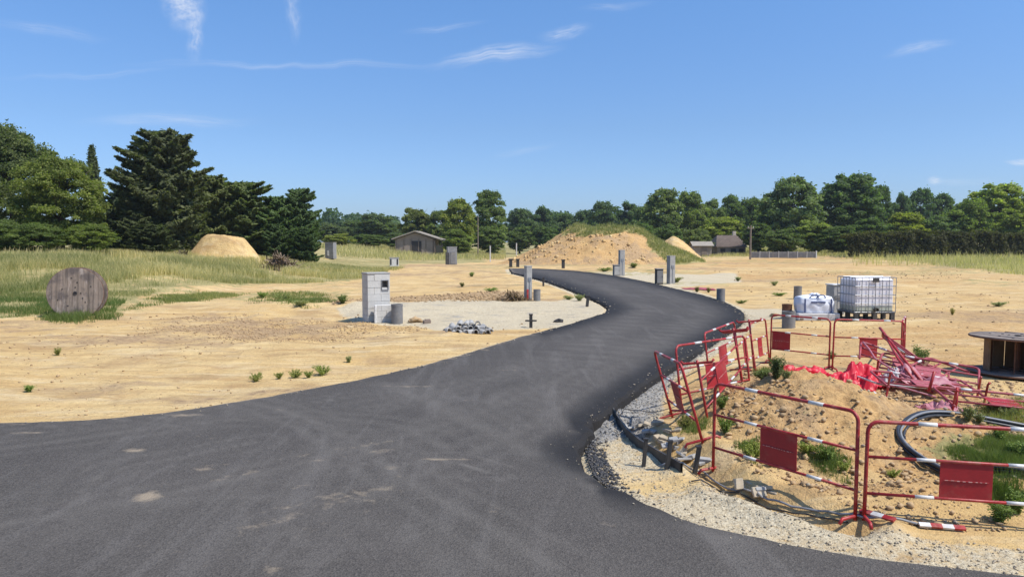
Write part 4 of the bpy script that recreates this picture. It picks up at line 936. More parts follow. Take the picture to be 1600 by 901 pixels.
pipe(839, 470, 452, 11, 'short grey pipe right beside the tall slim post with reddish foot')
pipe(1126, 472, 451, 13, 'grey pipe at the outer edge of the bend, alone on the pale gravel')
pipe(1246, 467, 447, 12, 'dark grey pipe behind the white bulk bag', 2)
pipe(1229, 497, 475, 15, 'brownish pipe left of the bulk bag, further of the adjoining pair', 1, M_RUST)
pipe(1232, 512, 486, 20, 'thick dark grey pipe in front of the bulk bag, nearer of the adjoining pair')
def stake(px, bot, top, wpx, label, lean=0.0, cross=False, m=None):
    p = ground(px, bot); s = scale_at(p); ht = max(.1, zof(top, p.y)-p.z); mb = MB(); wd = wpx*s
    mb.box((0, 0, 0), (wd, wd*.8, ht+.1), M=Matrix.Translation((lean*ht/2, 0, ht/2-.05)) @ Matrix.Rotation(math.atan(lean), 4, 'Y'), bev=wd*.12)
    mb.box((lean*ht, 0, ht+.0), (wd*1.25, wd*1.05, wd*.35))
    if cross: mb.box((0, -wd*.6, ht*.55), (wd*3.6, wd*.4, wd*.5))
    o = mb.build('ground_stake', m or M_DARK, None, loc=p); tag(o, label, 'stake', 'short dark stakes', 'thing')
stake(829.5, 512, 491, 5, 'short black stake with cross piece on the left gravel pad', 0, True)
stake(917, 479, 462, 4.5, 'dark stake at the inner side of the sharp bend', .1)
stake(849, 447, 434, 3, 'thin dark stake left of the far road, above the sharp bend', 0)
stake(798, 417, 405, 5, 'left one of two short posts at the far end of the road', 0)
stake(809, 417, 405, 5, 'right one of two short posts at the far end of the road', 0)
stake(880, 419, 406, 5, 'short dark post in front of the middle of the earth mound', 0)
stake(1005, 729, 685, 6, 'leftmost of the three black stakes by the trench', .08)
stake(1041, 733, 688, 7, 'middle one of the three black stakes by the trench', .12)
stake(1084, 740, 697, 7, 'rightmost of the three black stakes by the trench, nearest the barrier foot', .16)

# ------------------------------------------------------------------ cable drums
def disc_planks(mb, r, th, z, npl, hole=.05, gap=.007, rngd=None):
    pw = 2*r/npl
    for k in range(npl):
        a = -r+pw*k+gap/2; b = a+pw-gap; steps = 9; xs = [a+(b-a)*i/(steps-1) for i in range(steps)]
        top = [(x, math.sqrt(max(0, r*r-x*x))) for x in xs]; j = rngd.normal()*.003
        ring = top+[(x, -y) for x, y in reversed(top)]; n = len(ring)
        mb.add([(x, y, z+j) for x, y in ring]+[(x, y, z+th+j) for x, y in ring], [tuple(range(n-1, -1, -1)), tuple(range(n, 2*n))]+[(i, (i+1) % n, n+(i+1) % n, n+i) for i in range(n)])
def woodb(t, b, col):
    o = t.new('ShaderNodeTexCoord').outputs['Object']; g = t.noise(t.mapping(o, (9, .8, 9)), 3, 5, .65); q = t.noise(t.mapping(o, (6.2, .01, .01)), 1, 1); n3 = t.noise(o, 2.3, 4, .6)
    c = t.mix(t.ramp(g, .3, .7), (.10, .08, .065), (.27, .215, .17)); c = t.mix(t.ramp(q, .4, .6, 0, .55), c, (.36, .28, .22)); c = t.mix(t.ramp(n3, .45, .62, 0, .8), c, (.085, .07, .068)); c = t.mix(t.ramp(t.noise(t.mapping(o, (5, 1.2, 5)), 2.1, 4, .7), .55, .68, 0, .7), c, (.40, .34, .30))
    t.l.new(c, b.inputs['Base Color']); bumpn(t, b, g, .5, .01)
M_PLANK = mat('drum_planks', (.25, .2, .16), .9, build=woodb)
M_STAVE = mat('brown_staves', (.24, .155, .085), .9, build=worn(4, .55, .8, .4, (.34, .25, .16)))
def drum(name, M, r, wid, label, gap_ang=None, dr=.42):
    rngd = np.random.default_rng(8); o = bpy.data.objects.new(name, None); COL.objects.link(o); o.matrix_world = M; tag(o, label, 'cable drum', None, 'thing')
    for z in (0, wid-.055):
        mb = MB(); disc_planks(mb, r, .028, z+.027, 11, rngd=rngd); fl = mb.build('flange', M_PLANK, o)
        mb = MB(); 
        for (a, b) in ((-.5, -.2), (-.38, .1), (.05, .3), (.16, .0), (.22, -.14), (.3, -.25), (-.12, .42), (-.2, -.36), (.0, .16), (.45, .2)):
            zz = z+.055 if z > 0 else z; mb.lathe([(.001, 0), (.022, 0), (.022, .008), (.001, .01)], 8, (a*r*1.2, b*r*1.4, z+.055 if z > 0 else z+.045))
        mb.lathe([(.001, 0), (.045, 0), (.05, .012), (.06, .012), (.06, .02), (.03, .021), (.03, .004), (.001, .003)], 14, (0, 0, z+.053)); mb.build('bolts', M_SHUT, fl)
        mb = MB()
        n = 40; mb.tube([(r*1.002*math.cos(6.283*i/n), r*1.002*math.sin(6.283*i/n), z+.03) for i in range(n)], .012, 6, closed=True); mb.build('rim_band', M_RUST, fl)
        # inner layer of crossed planks
        mb = MB(); disc_planks(mb, r*.97, .024, z if z else z+.0, 9, rngd=rngd)
    n = 14
    mb = MB()
    for k in range(n):
        a = 2*math.pi*k/n+.1
        if gap_ang and abs((a-gap_ang[0]+math.pi) % (2*math.pi)-math.pi) < gap_ang[1]: continue
        mb.box((0, 0, 0), (2*math.pi*dr/n*.93, .03, wid-.12), M=Matrix.Rotation(a, 4, 'Z') @ Matrix.Translation((0, dr, wid/2)))
    mb.build('drum_staves', M_STAVE, o)
    mb = MB()
    for k in range(4):
        a = k*1.57+.5; mb.tube([(dr*.8*math.cos(a), dr*.8*math.sin(a), .05), (dr*.8*math.cos(a), dr*.8*math.sin(a), wid-.05)], .012, 6)
    mb.tube([(0, 0, .03), (0, 0, wid-.03)], .05, 8); mb.build('tie_rods', M_RUST, o)
    return o
def frame_m(loc, xd, zd):
    z = Vector(zd).normalized(); x = Vector(xd); x = (x-z*x.dot(z)).normalized(); y = z.cross(x)
    return Matrix(((x.x, y.x, z.x, loc[0]), (x.y, y.y, z.y, loc[1]), (x.z, y.z, z.z, loc[2]), (0, 0, 0, 1)))
pg = ground(121, 493); rr = .80; axd = Vector((.30, -.96, .0))
drum('cable_drum', frame_m((pg.x, pg.y, pg.z+rr-.09)-axd*.0 if False else Vector((pg.x, pg.y, pg.z+rr-.09))-axd*.45, (1, .3, -.05), axd+Vector((0, 0, .03))), rr, .62, 'weathered wooden cable drum standing on its rim in the grass on the left')
pg2 = ground(1588, 586)
drum('cable_drum', frame_m(pg2+Vector((0, 0, .02)), (1, .4, 0), (.015, .01, 1)), .77, .70, 'wooden cable drum lying flat like a table at the right edge with hollow dark core', (1.80, .55), .50)

# ------------------------------------------------------------------ tank, bulk bag
def tank():
    p = ground(1352, 499); s = scale_at(p); wd = 65*s; dpt = 1.0; H0 = zof(432, p.y)-p.z; zb = 13*s
    o = empty('water_tank', p, R(4), 'white caged plastic water tank on a steel pallet behind the barriers', 'tank')
    th = H0-zb-.03; mb = MB(); mb.box((0, 0, zb+th/2), (wd*.94, dpt*.94, th), bev=.06); mb.build('bottle', M_TANK, o)
    mb = MB(); mb.lathe([(.001, th+zb+.03), (.09, th+zb+.03), (.09, th+zb-.02)], 18); mb.build('cap', M_DARK, o)
    mb = MB(); q = wd/2; d2 = dpt/2
    for z in [zb+.02+(th-.0)*k/4 for k in range(5)]:
        mb.tube([(-q, -d2, z), (q, -d2, z), (q, d2, z), (-q, d2, z)], .012, 6, closed=True)
    for k in range(7):
        x = -q+wd*k/6; 
        for y in (-d2, d2): mb.tube([(x, y-.008*(1 if y < 0 else -1), zb), (x, y-.008*(1 if y < 0 else -1), zb+th+.02)], .010, 6)
    for k in range(1, 6):
        for x in (-q, q): mb.tube([(x, -d2+dpt*k/6, zb), (x, -d2+dpt*k/6, zb+th+.02)], .010, 6)
    for y in (-.2, .2): mb.tube([(-q, y, zb+th+.03), (q, y, zb+th+.03)], .016, 6)
    mb.build('cage', M_STEEL, o)
    mb = MB()
    for y in (-d2+.04, 0, d2-.04):
        for x in (-q+.07, 0, q-.07): mb.box((x, y, zb*.45), (.12, .09, zb*.9))
    mb.box((0, 0, zb-.015), (wd, dpt, .03)); mb.box((0, -d2+.04, .03), (wd, .1, .03)); mb.box((0, d2-.04, .03), (wd, .1, .03)); mb.build('pallet', M_DARK, o)
    mb = MB(); mb.lathe([(.06, 0), (.06, .12), (.04, .12), (.04, 0)], 12, M=Matrix.Translation((0, -d2+.0, zb+.1)) @ Matrix.Rotation(R(90), 4, 'X')); mb.build('valve', M_DARK, o)
    mb = MB(); mb.box((0, 0, 0), (.2, .015, .12), M=Matrix.Translation((-.0, -d2-.02, H0-.08))); mb.build('top_plate', M_DARK, o)
    c = ground(1312, 492); c.y += .35; hh = zof(445, c.y)-c.z; o2 = empty('grey_container', c, R(4), 'plain grey box container standing behind the left side of the caged tank', 'container')
    mb = MB(); mb.box((.0, 0, hh/2), (.42, .5, hh), bev=.03); mb.build('body', M_CONC, o2); mb = MB(); mb.box((0, 0, hh+.015), (.46, .54, .04), bev=.01); mb.build('lid', M_WHITE, o2)
    mb = MB(); mb.box((0, -.26, hh*.6), (.3, .02, .1)); mb.build('latch_plate', M_PIPE, o2)
tank()
def slab_bag():
    p = ground(1276, 499); s = scale_at(p); wd = 64*s
    o = empty('concrete_slab', p, R(-2), 'long pale concrete slab lying under the white bulk bag', 'slab')
    mb = MB(); mb.box((0, .2, 4.5*s), (wd, .8, 9*s+.04), bev=.015); mb.build('slab_body', M_WFILM, o)
    for q in (-.42, 0, .42): mb = MB(); mb.box((q*wd, -.19, .03), (.1, .05, .06)); mb.build('bearer', M_WOODG, o)
    zt = p.z+9*s+.03; b = Vector((p.x+.02, p.y+.3, zt)); o = empty('bulk_bag', b, R(-3), 'white woven bulk bag with navy straps slumped beside the caged tank', 'bag')
    w2 = 52*s; hh = 27*s; nu, nv = 48, 22; V = []
    rg = np.random.default_rng(4)
    for j in range(nv+1):
        t = j/nv
        if t < .72: z = hh*t/.72*.86; r = 1+.07*math.sin(math.pi*t/.72)-.05*t
        else: q = (t-.72)/.28; z = hh*(.86+.14*math.sin(q*1.4)); r = (1-.05*.7)*(1-q)**.8
        for i in range(nu):
            a = 2*math.pi*i/nu; c_, s_ = math.cos(a), math.sin(a); k = (abs(c_)**4.5+abs(s_)**4.5)**(-1/4.5)
            f = 1+.05*float(vnoise(a*2.3+3, t*5, 3))+.03*math.sin(a*11+t*6)
            V.append((c_*k*w2/2*r*f, s_*k*.36*r*f, z*(1+.12*float(vnoise(c_*2+3, s_*2+t, 7)-.5)*(t > .3))))
    fs = [(j*nu+i, j*nu+(i+1) % nu, (j+1)*nu+(i+1) % nu, (j+1)*nu+i) for j in range(nv) for i in range(nu)]; mb = MB(); mb.add(V, fs); mb.build('sack', M_BAG, o, True)
    for x, hs in ((-.42, .9), (.42, .9)):
        mb = MB(); mb.box((x*w2*.92, -.385, hh*.42), (.045, .014, hh*.8)); mb.build('seam_strap', M_BAGB, o)
    for x in (-.17, .17):
        n = 14; mb = MB(); mb.tube([((x*.6+x*1.0*math.cos(math.pi*i/(n-1))*.8)*w2, -.28-.10*math.sin(math.pi*i/(n-1)), hh*(.78)+.27*math.sin(math.pi*i/(n-1))*hh) for i in range(n)], .016, 6); mb.build('lifting_loop', M_BAGB, o)
    mb = MB(); mb.box((0, -.40, hh*.62), (w2*.42, .02, .05)); mb.build('label_band', M_BAGB, o)
    mb = MB()
    for k in range(6): a = k*1.05; mb.tube([(0, -.05, hh*.96), (.09*math.cos(a), -.05+.09*math.sin(a), hh*1.05), (.17*math.cos(a), -.05+.15*math.sin(a), hh*1.0)], [.05, .045, .02], 7)
    mb.build('tied_neck', M_BAG, o, True)
slab_bag()

# ------------------------------------------------------------------ red and white barriers
def barrier(O, xd, up, L, Hh, label, panel=(.37, .63), flip=False, feet=True, group='red and white site barriers', r=.0165, footlen=.42):
    faded = group.startswith('collapsed'); RD = M_FADED if faded else M_RED
    O = Vector(O); x = Vector(xd).normalized(); upv = Vector(up); upv = (upv-x*upv.dot(x)).normalized(); y = upv.cross(x)
    o = bpy.data.objects.new('site_barrier', None); COL.objects.link(o); tag(o, label, 'barrier', group, 'thing')
    o.matrix_world = Matrix(((x.x, y.x, upv.x, O.x), (x.y, y.y, upv.y, O.y), (x.z, y.z, upv.z, O.z), (0, 0, 0, 1)))
    c = .09; pts = [(0, 0, 0), (0, 0, Hh*.4), (0, 0, Hh-c)]
    for k in range(1, 6): a = math.pi/2*k/6; pts.append((c-c*math.cos(a), 0, Hh-c+c*math.sin(a)))
    pts += [(c, 0, Hh), (L-c, 0, Hh)]
    for k in range(1, 6): a = math.pi/2*k/6; pts.append((L-c+c*math.sin(a), 0, Hh-c+c*math.cos(a)))
    pts += [(L, 0, Hh-c), (L, 0, Hh*.4), (L, 0, 0)]
    if flip: pts = [(a, b, Hh-q) for a, b, q in pts]
    mb = MB(); mb.tube(pts, r, 9); mb.build('frame', RD, o, True)
    zs = [Hh, Hh*.645, Hh*.275]
    if flip: zs = [0, Hh*.355, Hh*.725]
    for z in zs[1:]: mb = MB(); mb.tube([(0, 0, z), (L, 0, z)], r*.82, 8); mb.build('rail', RD, o, True)
    for z in zs:
        for f in ((.25, .70) if not faded or z == zs[0] else ()):
            mb = MB(); mb.tube([(L*f, 0, z), (L*(f+.095), 0, z)], r*1.12 if z == zs[0] else r*.95, 9); mb.build('white_band', M_WHITE, o, True)
    z0, z1 = sorted((zs[1], zs[2])); mb = MB(); mb.box((L*(panel[0]+panel[1])/2, 0, (z0+z1)/2), (L*(panel[1]-panel[0]), .006, z1-z0-r*1.2), bev=.0015)
    pl = mb.build('panel', M_PINKP if faded and L < 1.32 else M_REDP, o)
    mb = MB(); mb.tube([(L*(panel[0]+.02), -.006, (z0+z1)/2), (L*(panel[1]-.02), -.006, (z0+z1)/2)], .0035, 5); mb.build('pressed_rib', M_RED, pl)
    mb = MB(); rq = random.Random(int(L*1000)); xx = L*(panel[0]+.025)
    while xx < L*(panel[1]-.03):
        q = .008+.022*rq.random(); mb.box((xx+q/2, -.0105, (z0+z1)/2+rq.uniform(-.002, .002)), (q, .002, .004+.004*rq.random())); xx += q+.006+.02*rq.random()
    mb.build('worn_marking', M_PALE, pl)
    if feet:
        for xx in (0, L):
            zz = Hh if flip else 0
            mb = MB(); mb.tube([(xx, -footlen*.5, zz-.0), (xx, -footlen*.42, zz+(.035 if not flip else -.035)), (xx, footlen*.42, zz+(.035 if not flip else -.035)), (xx, footlen*.5, zz)], r*.95, 8); mb.build('foot', M_RED, o, True)
    return o
def bar2(pa, pb, Hh, label, lean=(0, 0), za=None, zb=None, **k):
    """stands between two ground points given by photo pixels or world points"""
    A = ground(*pa) if len(pa) == 2 else Vector(pa); B = ground(*pb) if len(pb) == 2 else Vector(pb)
    if za is not None: A.z += za
    if zb is not None: B.z += zb
    return barrier(A, B-A, Vector((lean[0], lean[1], 1)), (B-A).length, Hh, label, **k)
bar2((1114, 736), (1336, 812), .94, 'front barrier whose left post stands by the black stakes, left of the nearest two', (.03, 0))
bar2((1350, 812), (1668, 836), .86, 'nearest barrier at the right, its dark red plate in front of the black hose loop', (.0, .01))
bar2((1051, 652), (1098, 692), .93, 'barrier seen nearly end on, leaning towards the road, leftmost of the cluster', (-.28, .12))
A_ = Vector(onz(1035, 541, .93)+(0,)); B_ = Vector((3.40, 11.4, 0))
bar2((2.33, 9.95, h1(2.33, 9.95)), (3.66, 11.15, .05), .92, 'barrier on the verge whose top rail slants from the leftmost corner up to the plants', (-.16, .05))
bar2((2.46, 9.0, .02), (3.35, 10.5, .24), .95, 'barrier tipped upside down with bright red plate in the middle of the cluster', (-.12, .1), flip=True)
bar2((3.25, 11.9, 0), (4.25, 13.6, 0), .92, 'farther barrier along the asphalt edge with slanting white banded rail', (-.16, 0))
bar2((3.55, 11.2, .12), (4.15, 12.4, .15), .95, 'barrier turned almost end on with pinkish red plate behind the bright red plate', (-.16, .0), flip=True)
bar2((4.42, 13.3, .02), (5.05, 14.3, .0), .90, 'barrier with narrow red plate strip, just left of the back row', (-.14, 0))
bar2((5.13, 14.5, h1(5.13, 14.5)), (5.95, 13.7, h1(5.95, 13.7)), .93, 'back row barrier in front of the standing grey pipes', (0, .02), panel=(.02, .34))
bar2((5.97, 13.6, h1(5.97, 13.6)), (7.27, 13.6, h1(7.27, 13.6)), .94, 'back row barrier with dark plate in front of the caged tank', (.0, .02))
bar2((7.30, 13.7, h1(7.3, 13.7)), (7.95, 14.8, h1(7.95, 14.8)), .93, 'barrier seen end on at the right end of the back row', (.0, .0))
g1 = ground(1640, 700); barrier((6.35, 8.1, .10), (1, -.28, .0), (-.55, .05, .75), 1.4, .88, 'tilted barrier entering from the right picture edge behind the hose loop')
# the tangle of collapsed barriers
PG = 'collapsed barriers in the tangled pile'
barrier((6.75, 10.9, .22), (-.72, .55, .62), (.35, .8, -.2), 1.35, .55, 'barrier leaning steeply out of the tangle, highest of the pile', group=PG, feet=False)
barrier((6.5, 10.8, .20), (-.92, .35, .33), (.2, .7, .3), 1.30, .6, 'barrier leaning at a low slant with pink bent bar, left in the tangle', group=PG, feet=False)
barrier((5.15, 9.95, .42), (1, -.13, -.09), (.1, .95, .12), 1.25, .8, 'barrier lying flat with its red tube along the front of the tangle', group=PG)
barrier((5.6, 9.2, .33), (1, -.16, -.08), (-.1, .96, .16), 1.45, .75, 'lowest barrier of the tangle, lying nearest to the hose loop', group=PG)
barrier((5.45, 10.9, .45), (.85, -.5, -.1), (.5, .8, .28), 1.3, .75, 'barrier buried crosswise in the middle of the tangle', group=PG)
barrier((5.9, 10.2, .30), (.72, .55, .12), (-.5, .75, .25), 1.2, .6, 'barrier lying askew over the right half of the tangle', group=PG, feet=False)
def bent_bar(pts, r, m, label):
    P = []
    for (px, py, D) in pts: P.append(Vector(atd(px, D, zof(py, D))))
    mb = MB(); c = P[0].copy(); mb.tube([q-c for q in P], r, 8); o = mb.build('metal_bar', m, None, True, loc=c); tag(o, label, 'metal bar', 'loose bars in the pile', 'thing')
bent_bar([(1378, 512, 12.0), (1410, 552, 11.2), (1452, 602, 10.3)], .022, M_RED, 'long dark red tube leaning steeply out of the tangle, higher one')
bent_bar([(1384, 520, 11.9), (1408, 560, 11.0), (1436, 596, 10.4)], .018, M_RED, 'red tube leaning close under the longest leaning tube')
bent_bar([(1400, 548, 11.4), (1440, 586, 10.7), (1500, 616, 9.9)], .016, M_PINK, 'faded pink tube sloping to the right over the tangle')
bent_bar([(1332, 583, 11.0), (1380, 600, 10.4), (1460, 606, 10.1)], .015, M_WHITE, 'pale thin tube lying across the tangle')
bent_bar([(1458, 612, 9.9), (1466, 580, 9.9)], .02, M_RED, 'short red tube standing up at the right of the tangle')
bent_bar([(1500, 650, 9.3), (1503, 625, 9.3), (1503, 605, 9.35)], .016, M_RED, 'short red tube end standing above the pink netting')
bent_bar([(1440, 582, 11), (1456, 564, 11.2)], .022, M_RUST, 'rusty flat bar sticking out beside the green bush')
bent_bar([(1352, 534, 11.6), (1362, 545, 11.4), (1372, 560, 11.2), (1400, 577, 10.8), (1452, 600, 10.3)], .014, M_PINK, 'thin pink bent bar crossing the plate of the back barrier')
bent_bar([(1375, 598, 10.3), (1420, 606, 10.1), (1470, 620, 9.8)], .012, M_PINK, 'thin pink rod lying over the front of the tangle')
bent_bar([(1338, 764, 6.9), (1344, 776, 6.85), (1352, 782, 6.8), (1362, 786, 6.75)], .016, M_GREYPIPE, 'short bent grey conduit at the foot of the two nearest barriers')

def sheet(name, px, py, D, w_, d_, hh, m, label, seed, rz=0, cat='plastic sheet', tilt=0.0, n=34):
    c = Vector(atd(px, D, 0)); c.z = h1(c.x, c.y); a = np.linspace(-1, 1, n); A, B = np.meshgrid(a, a); A, B = A.ravel(), B.ravel()
    edge = 1+.25*fbm(np.arctan2(B, A)*1.5+3, A*0+seed, seed); x = A*w_/2*edge+.05*w_*fbm(A*3, B*3, seed+1); y = B*d_/2*edge+.05*d_*fbm(A*3, B*3, seed+2)
    f = fbm(A*2.1+seed, B*2.1, seed+3, 4, .6); rid = 1-np.abs(fbm(A*2.2+seed, B*1.6, seed+5, 2, .5))*1.6
    z = hh*(.35+.55*f+.35*rid)*np.clip(1.15-np.hypot(A, B)*.6, .15, 1)+tilt*y
    cr, sr = math.cos(rz), math.sin(rz); X_, Y__ = x*cr-y*sr, x*sr+y*cr
    g = H(c.x+X_, c.y+Y__, True); z = np.maximum(g+.012, g+np.maximum(z, .015))-c.z
    i = np.arange(n*n).reshape(n, n); q = np.stack([i[:-1, :-1], i[:-1, 1:], i[1:, 1:], i[1:, :-1]], -1).reshape(-1, 4)
    o = npmesh(name, np.stack([X_, Y__, z], 1), q, m, smooth=True); o.location = c; tag(o, label, cat, None, 'thing')
sheet('plastic_sheet', 1268, 580, 11.9, .85, .45, .30, M_FILM, 'crumpled red plastic sheet on the back of the earth heap, left one', 3, -.15)
sheet('plastic_sheet', 1352, 590, 10.9, .80, .6, .42, M_FILM, 'larger crumpled red plastic sheet next to the tangle of barriers', 8, .5, tilt=.3)
sheet('plastic_sheet', 1398, 583, 10.8, .34, .4, .42, M_WFILM, 'crumpled white plastic sheet between red sheet and tangle', 12)
sheet('plastic_sheet', 1376, 610, 10.0, .26, .3, .16, M_WFILM, 'small white plastic scrap just below the larger red sheet', 14)
sheet('plastic_netting', 1438, 588, 10.8, .95, .9, .42, M_PINK, 'faded pink netting spread over the middle of the tangle', 17, -.4, 'netting')
sheet('plastic_netting', 1482, 645, 9.4, .55, .5, .26, M_PINK, 'faded pink netting under the short red tube end', 19, 0, 'netting')
sheet('plastic_netting', 1420, 572, 11.4, .5, .4, .35, M_PINK, 'pink netting scrap at the back of the tangle', 23, 0, 'netting')
sheet('plastic_netting', 1092, 445, 38, 1.5, 1.2, .12, M_FADED, 'flat red netting bundle on the sand behind the dark square cabinet', 29, 0, 'netting')

# ------------------------------------------------------------------ hose loop, tape, cords, edging
def hose():
    c = Vector((5.5, 7.55, 0)); c.z = h1(c.x, c.y); o = empty('hose_coil', c, 0, 'large loop of black and grey hose lying on the grass behind the nearest barrier', 'hose')
    for k, (r0, zz, m, ph) in enumerate([(1.34, .01, M_BLACKPIPE, 0), (1.315, .045, M_GREYPIPE, .2), (1.29, .005, M_BLACKPIPE, .5), (1.35, .045, M_BLACKPIPE, .3)]):
        n = 80; P = []
        for i in range(n):
            a = 2*math.pi*i/n; r_ = r0+.025*math.sin(3*a+ph)+.012*math.sin(7*a+ph*2); x = r_*math.cos(a); y = r_*.76*math.sin(a)+.03*math.sin(a+ph)
            P.append(Vector((x, y, float(H(c.x+x, c.y+y, False)[0])-c.z+zz+.022*math.sin(2*a+ph)+.03)))
        mb = MB(); mb.tube(P, (.019 if k != 1 else .014), 8, closed=True); mb.build('hose_loop', m, o, True)
    mb = MB()
    for a in (3.6,):
        x, y = 1.31*math.cos(a), 1.31*.76*math.sin(a); z = float(H(c.x+x, c.y+y, False)[0])-c.z+.05
        t = Vector((-math.sin(a), .8*math.cos(a), 0)).normalized(); nrm = Vector((t.y, -t.x, 0)); mb.tube([Vector((x, y, z))+nrm*.075*math.cos(q*.785)+Vector((0, 0, .075*math.sin(q*.785))) for q in range(8)], .006, 5, closed=True)
    mb.build('tie', M_WHITE, o)
hose()
def striped(px0, py0, px1, py1, n, label, first=0):
    a, b = ground(px0, py0), ground(px1, py1); o = empty('striped_board', a, 0, label, 'striped board', 'striped boards on the ground'); d = b-a
    for k in range(n):
        p, q = a+d*(k/n), a+d*((k+1)/n); mid = (p+q)/2; mb = MB(); ang = math.atan2(d.y, d.x); tilt = -math.asin(max(-1, min(1, (q.z-p.z)/(q-p).length)))
        mb.box((0, 0, 0), ((q-p).length*.995, .045, .018), M=Matrix.Translation(mid-a+Vector((0, 0, .03))) @ Matrix.Rotation(ang, 4, 'Z') @ Matrix.Rotation(tilt, 4, 'Y') @ Matrix.Rotation(R(25), 4, 'X')); mb.build('red_section' if (k+first) % 2 else 'white_section', M_RED if (k+first) % 2 else M_WHITE, o)
striped(1436, 824, 1508, 830, 4, 'red and white striped board on the gravel below the nearest red plate', 0)
striped(1345, 803, 1398, 818, 3, 'thin faded striped board beside the feet of the two nearest barriers', 1)
def line(pix, r, m, name, label, cat, lift=.02, dz=None, wob=.01):
    P = [];
    for (px, py) in pix: P.append(ground(px, py))
    Q = []
    for k in range(len(P)-1):
        for t in (0, .25, .5, .75): q = P[k].lerp(P[k+1], t); q.z = h1(q.x, q.y)+lift+wob*math.sin(k*2.3+t*5); Q.append(q)
    c = Q[0].copy(); mb = MB(); mb.tube([q-c for q in Q], r, 6); o = mb.build(name, m, None, True, loc=c); tag(o, label, cat, None, 'thing')
line([(1030, 733), (1100, 742), (1150, 768), (1200, 785), (1250, 798), (1310, 806), (1360, 815), (1460, 825)], .011, M_GREYPIPE, 'cord', 'thin grey cord along the gravel in front of the trench', 'cord', .03)
line([(1080, 755), (1140, 772), (1200, 794), (1280, 812), (1340, 820)], .008, M_DARK, 'cord', 'thin black cord running beside the grey one under the barriers', 'cord', .02)
line([(960, 660), (975, 645), (1020, 648), (1060, 640)], .006, M_DARK, 'cord', 'thin dark string bounding the gravel corner left of the trench', 'cord', .05)
def edging():
    P = [ground(*q) for q in [(958, 648), (965, 660), (980, 682), (1000, 700), (1030, 718), (1065, 738)]]; c = P[0].copy(); mb = MB(); V = []; n = len(P)
    for k, q in enumerate(P):
        q = q-c; t = (P[min(k+1, n-1)]-P[max(k-1, 0)]).normalized(); nn = Vector((t.y, -t.x, 0))*.012
        V += [q+nn+Vector((0, 0, -.06)), q+nn+Vector((0, 0, .10)), q-nn+Vector((0, 0, .10)), q-nn+Vector((0, 0, -.06))]
    fs = [(0, 1, 2, 3)]
    for k in range(n-1):
        for i in range(4): fs.append((k*4+i, k*4+(i+1) % 4, k*4+4+(i+1) % 4, k*4+4+i))
    mb.add(V, fs); o = mb.build('edging_strip', M_DARK, None, loc=c); tag(o, 'dark curved edging strip standing in the gravel before the trench', 'edging', None, 'thing')
edging()

# ------------------------------------------------------------------ stones, clods, rubble
ICO = None
def ico():
    global ICO
    if ICO is None:
        import bmesh
        bm = bmesh.new(); bmesh.ops.create_icosphere(bm, subdivisions=1, radius=1); V = np.array([v.co[:] for v in bm.verts]); Fq = np.array([[v.index for v in f.verts] for f in bm.faces]); bm.free(); ICO = (V, Fq)
    return ICO
def stones(name, P, size, m, label, rng, sink=.3, flat=.7, cat='stones', parent=None):
    V0, F0 = ico(); n = len(P); nv = len(V0)
    sc = size[:, None]*(.7+.6*rng.random((n, 3)))*np.array([1, 1, flat]); an = rng.random(n)*6.28; ca, sa = np.cos(an), np.sin(an)
    V = V0[None]*(1+.28*rng.normal(size=(n, nv, 1))).clip(.5, 1.5); V = V*sc[:, None, :]
    x = V[..., 0]*ca[:, None]-V[..., 1]*sa[:, None]; y = V[..., 0]*sa[:, None]+V[..., 1]*ca[:, None]; z = V[..., 2]+(size*flat*(1-sink))[:, None]
    V = np.stack([x, y, z], -1)+P[:, None, :]; Fq = (F0[None]+np.arange(n)[:, None, None]*nv).reshape(-1, 3)
    o = npmesh(name, V.reshape(-1, 3), Fq, m, parent, smooth=False)
    if label: tag(o, label, cat, kind='stuff')
    return o
rs = np.random.default_rng(21)
def spread(poly, n, rng, power=1.0, clump=None):
    p = scatter(poly, n, rng, power=power, clump=clump); p = p[sdist(p[:, 0], p[:, 1], ROADC) > .13]; return np.stack([p[:, 0], p[:, 1], H(p[:, 0], p[:, 1])], 1)
ENC = [(2.35, 7.4), (3.2, 6.1), (6.5, 5.6), (9.5, 7), (9.5, 12.5), (4.2, 13.2), (2.6, 10.5)]
P = spread(ENC, 9000, rs, .6, .9); stones('soil_clods', P, .006+.034*rs.random(len(P))**6, M_CLOD, 'loose brown clods of soil strewn over the dug earth heap', rs)
P = spread(ENC, 900, rs, .5, 1.4); stones('pale_stones', P, .006+.022*rs.random(len(P))**4, M_STONE, 'small pale stones lying on the dug earth heap', rs)
P = spread(VERGE_R, 6500, rs, .9); stones('gravel_stones', P, .003+.011*rs.random(len(P))**3.5, M_STONE, 'loose pale gravel on the verge along the right road edge', rs, cat='gravel')
P = spread(GREYV, 4000, rs, .9); stones('gravel_stones', P, .004+.013*rs.random(len(P))**3.5, M_GSTONE, 'loose grey gravel beside the asphalt at the corner', rs, cat='gravel')
eg = rs.uniform(0, len(ROADF), 9000).astype(int); eg = eg[rs.random(len(eg)) < 1]
ep = np.array(ROADF)[eg]+rs.normal(size=(len(eg), 2))*.10*(1+.02*np.array(ROADF)[eg][:, 1:2]); ep = ep[(ep[:, 1] > 4.5) & (ep[:, 1] < 45) & (np.abs(ep[:, 0]) < ep[:, 1]*.8)]
ed_ = sdist(ep[:, 0], ep[:, 1], ROADF); ez = np.where(ed_ < -.02, ROADZ-.004, np.where(ed_ < .14, -.02+.08*(1-ed_/.14), H(ep[:, 0], ep[:, 1])))
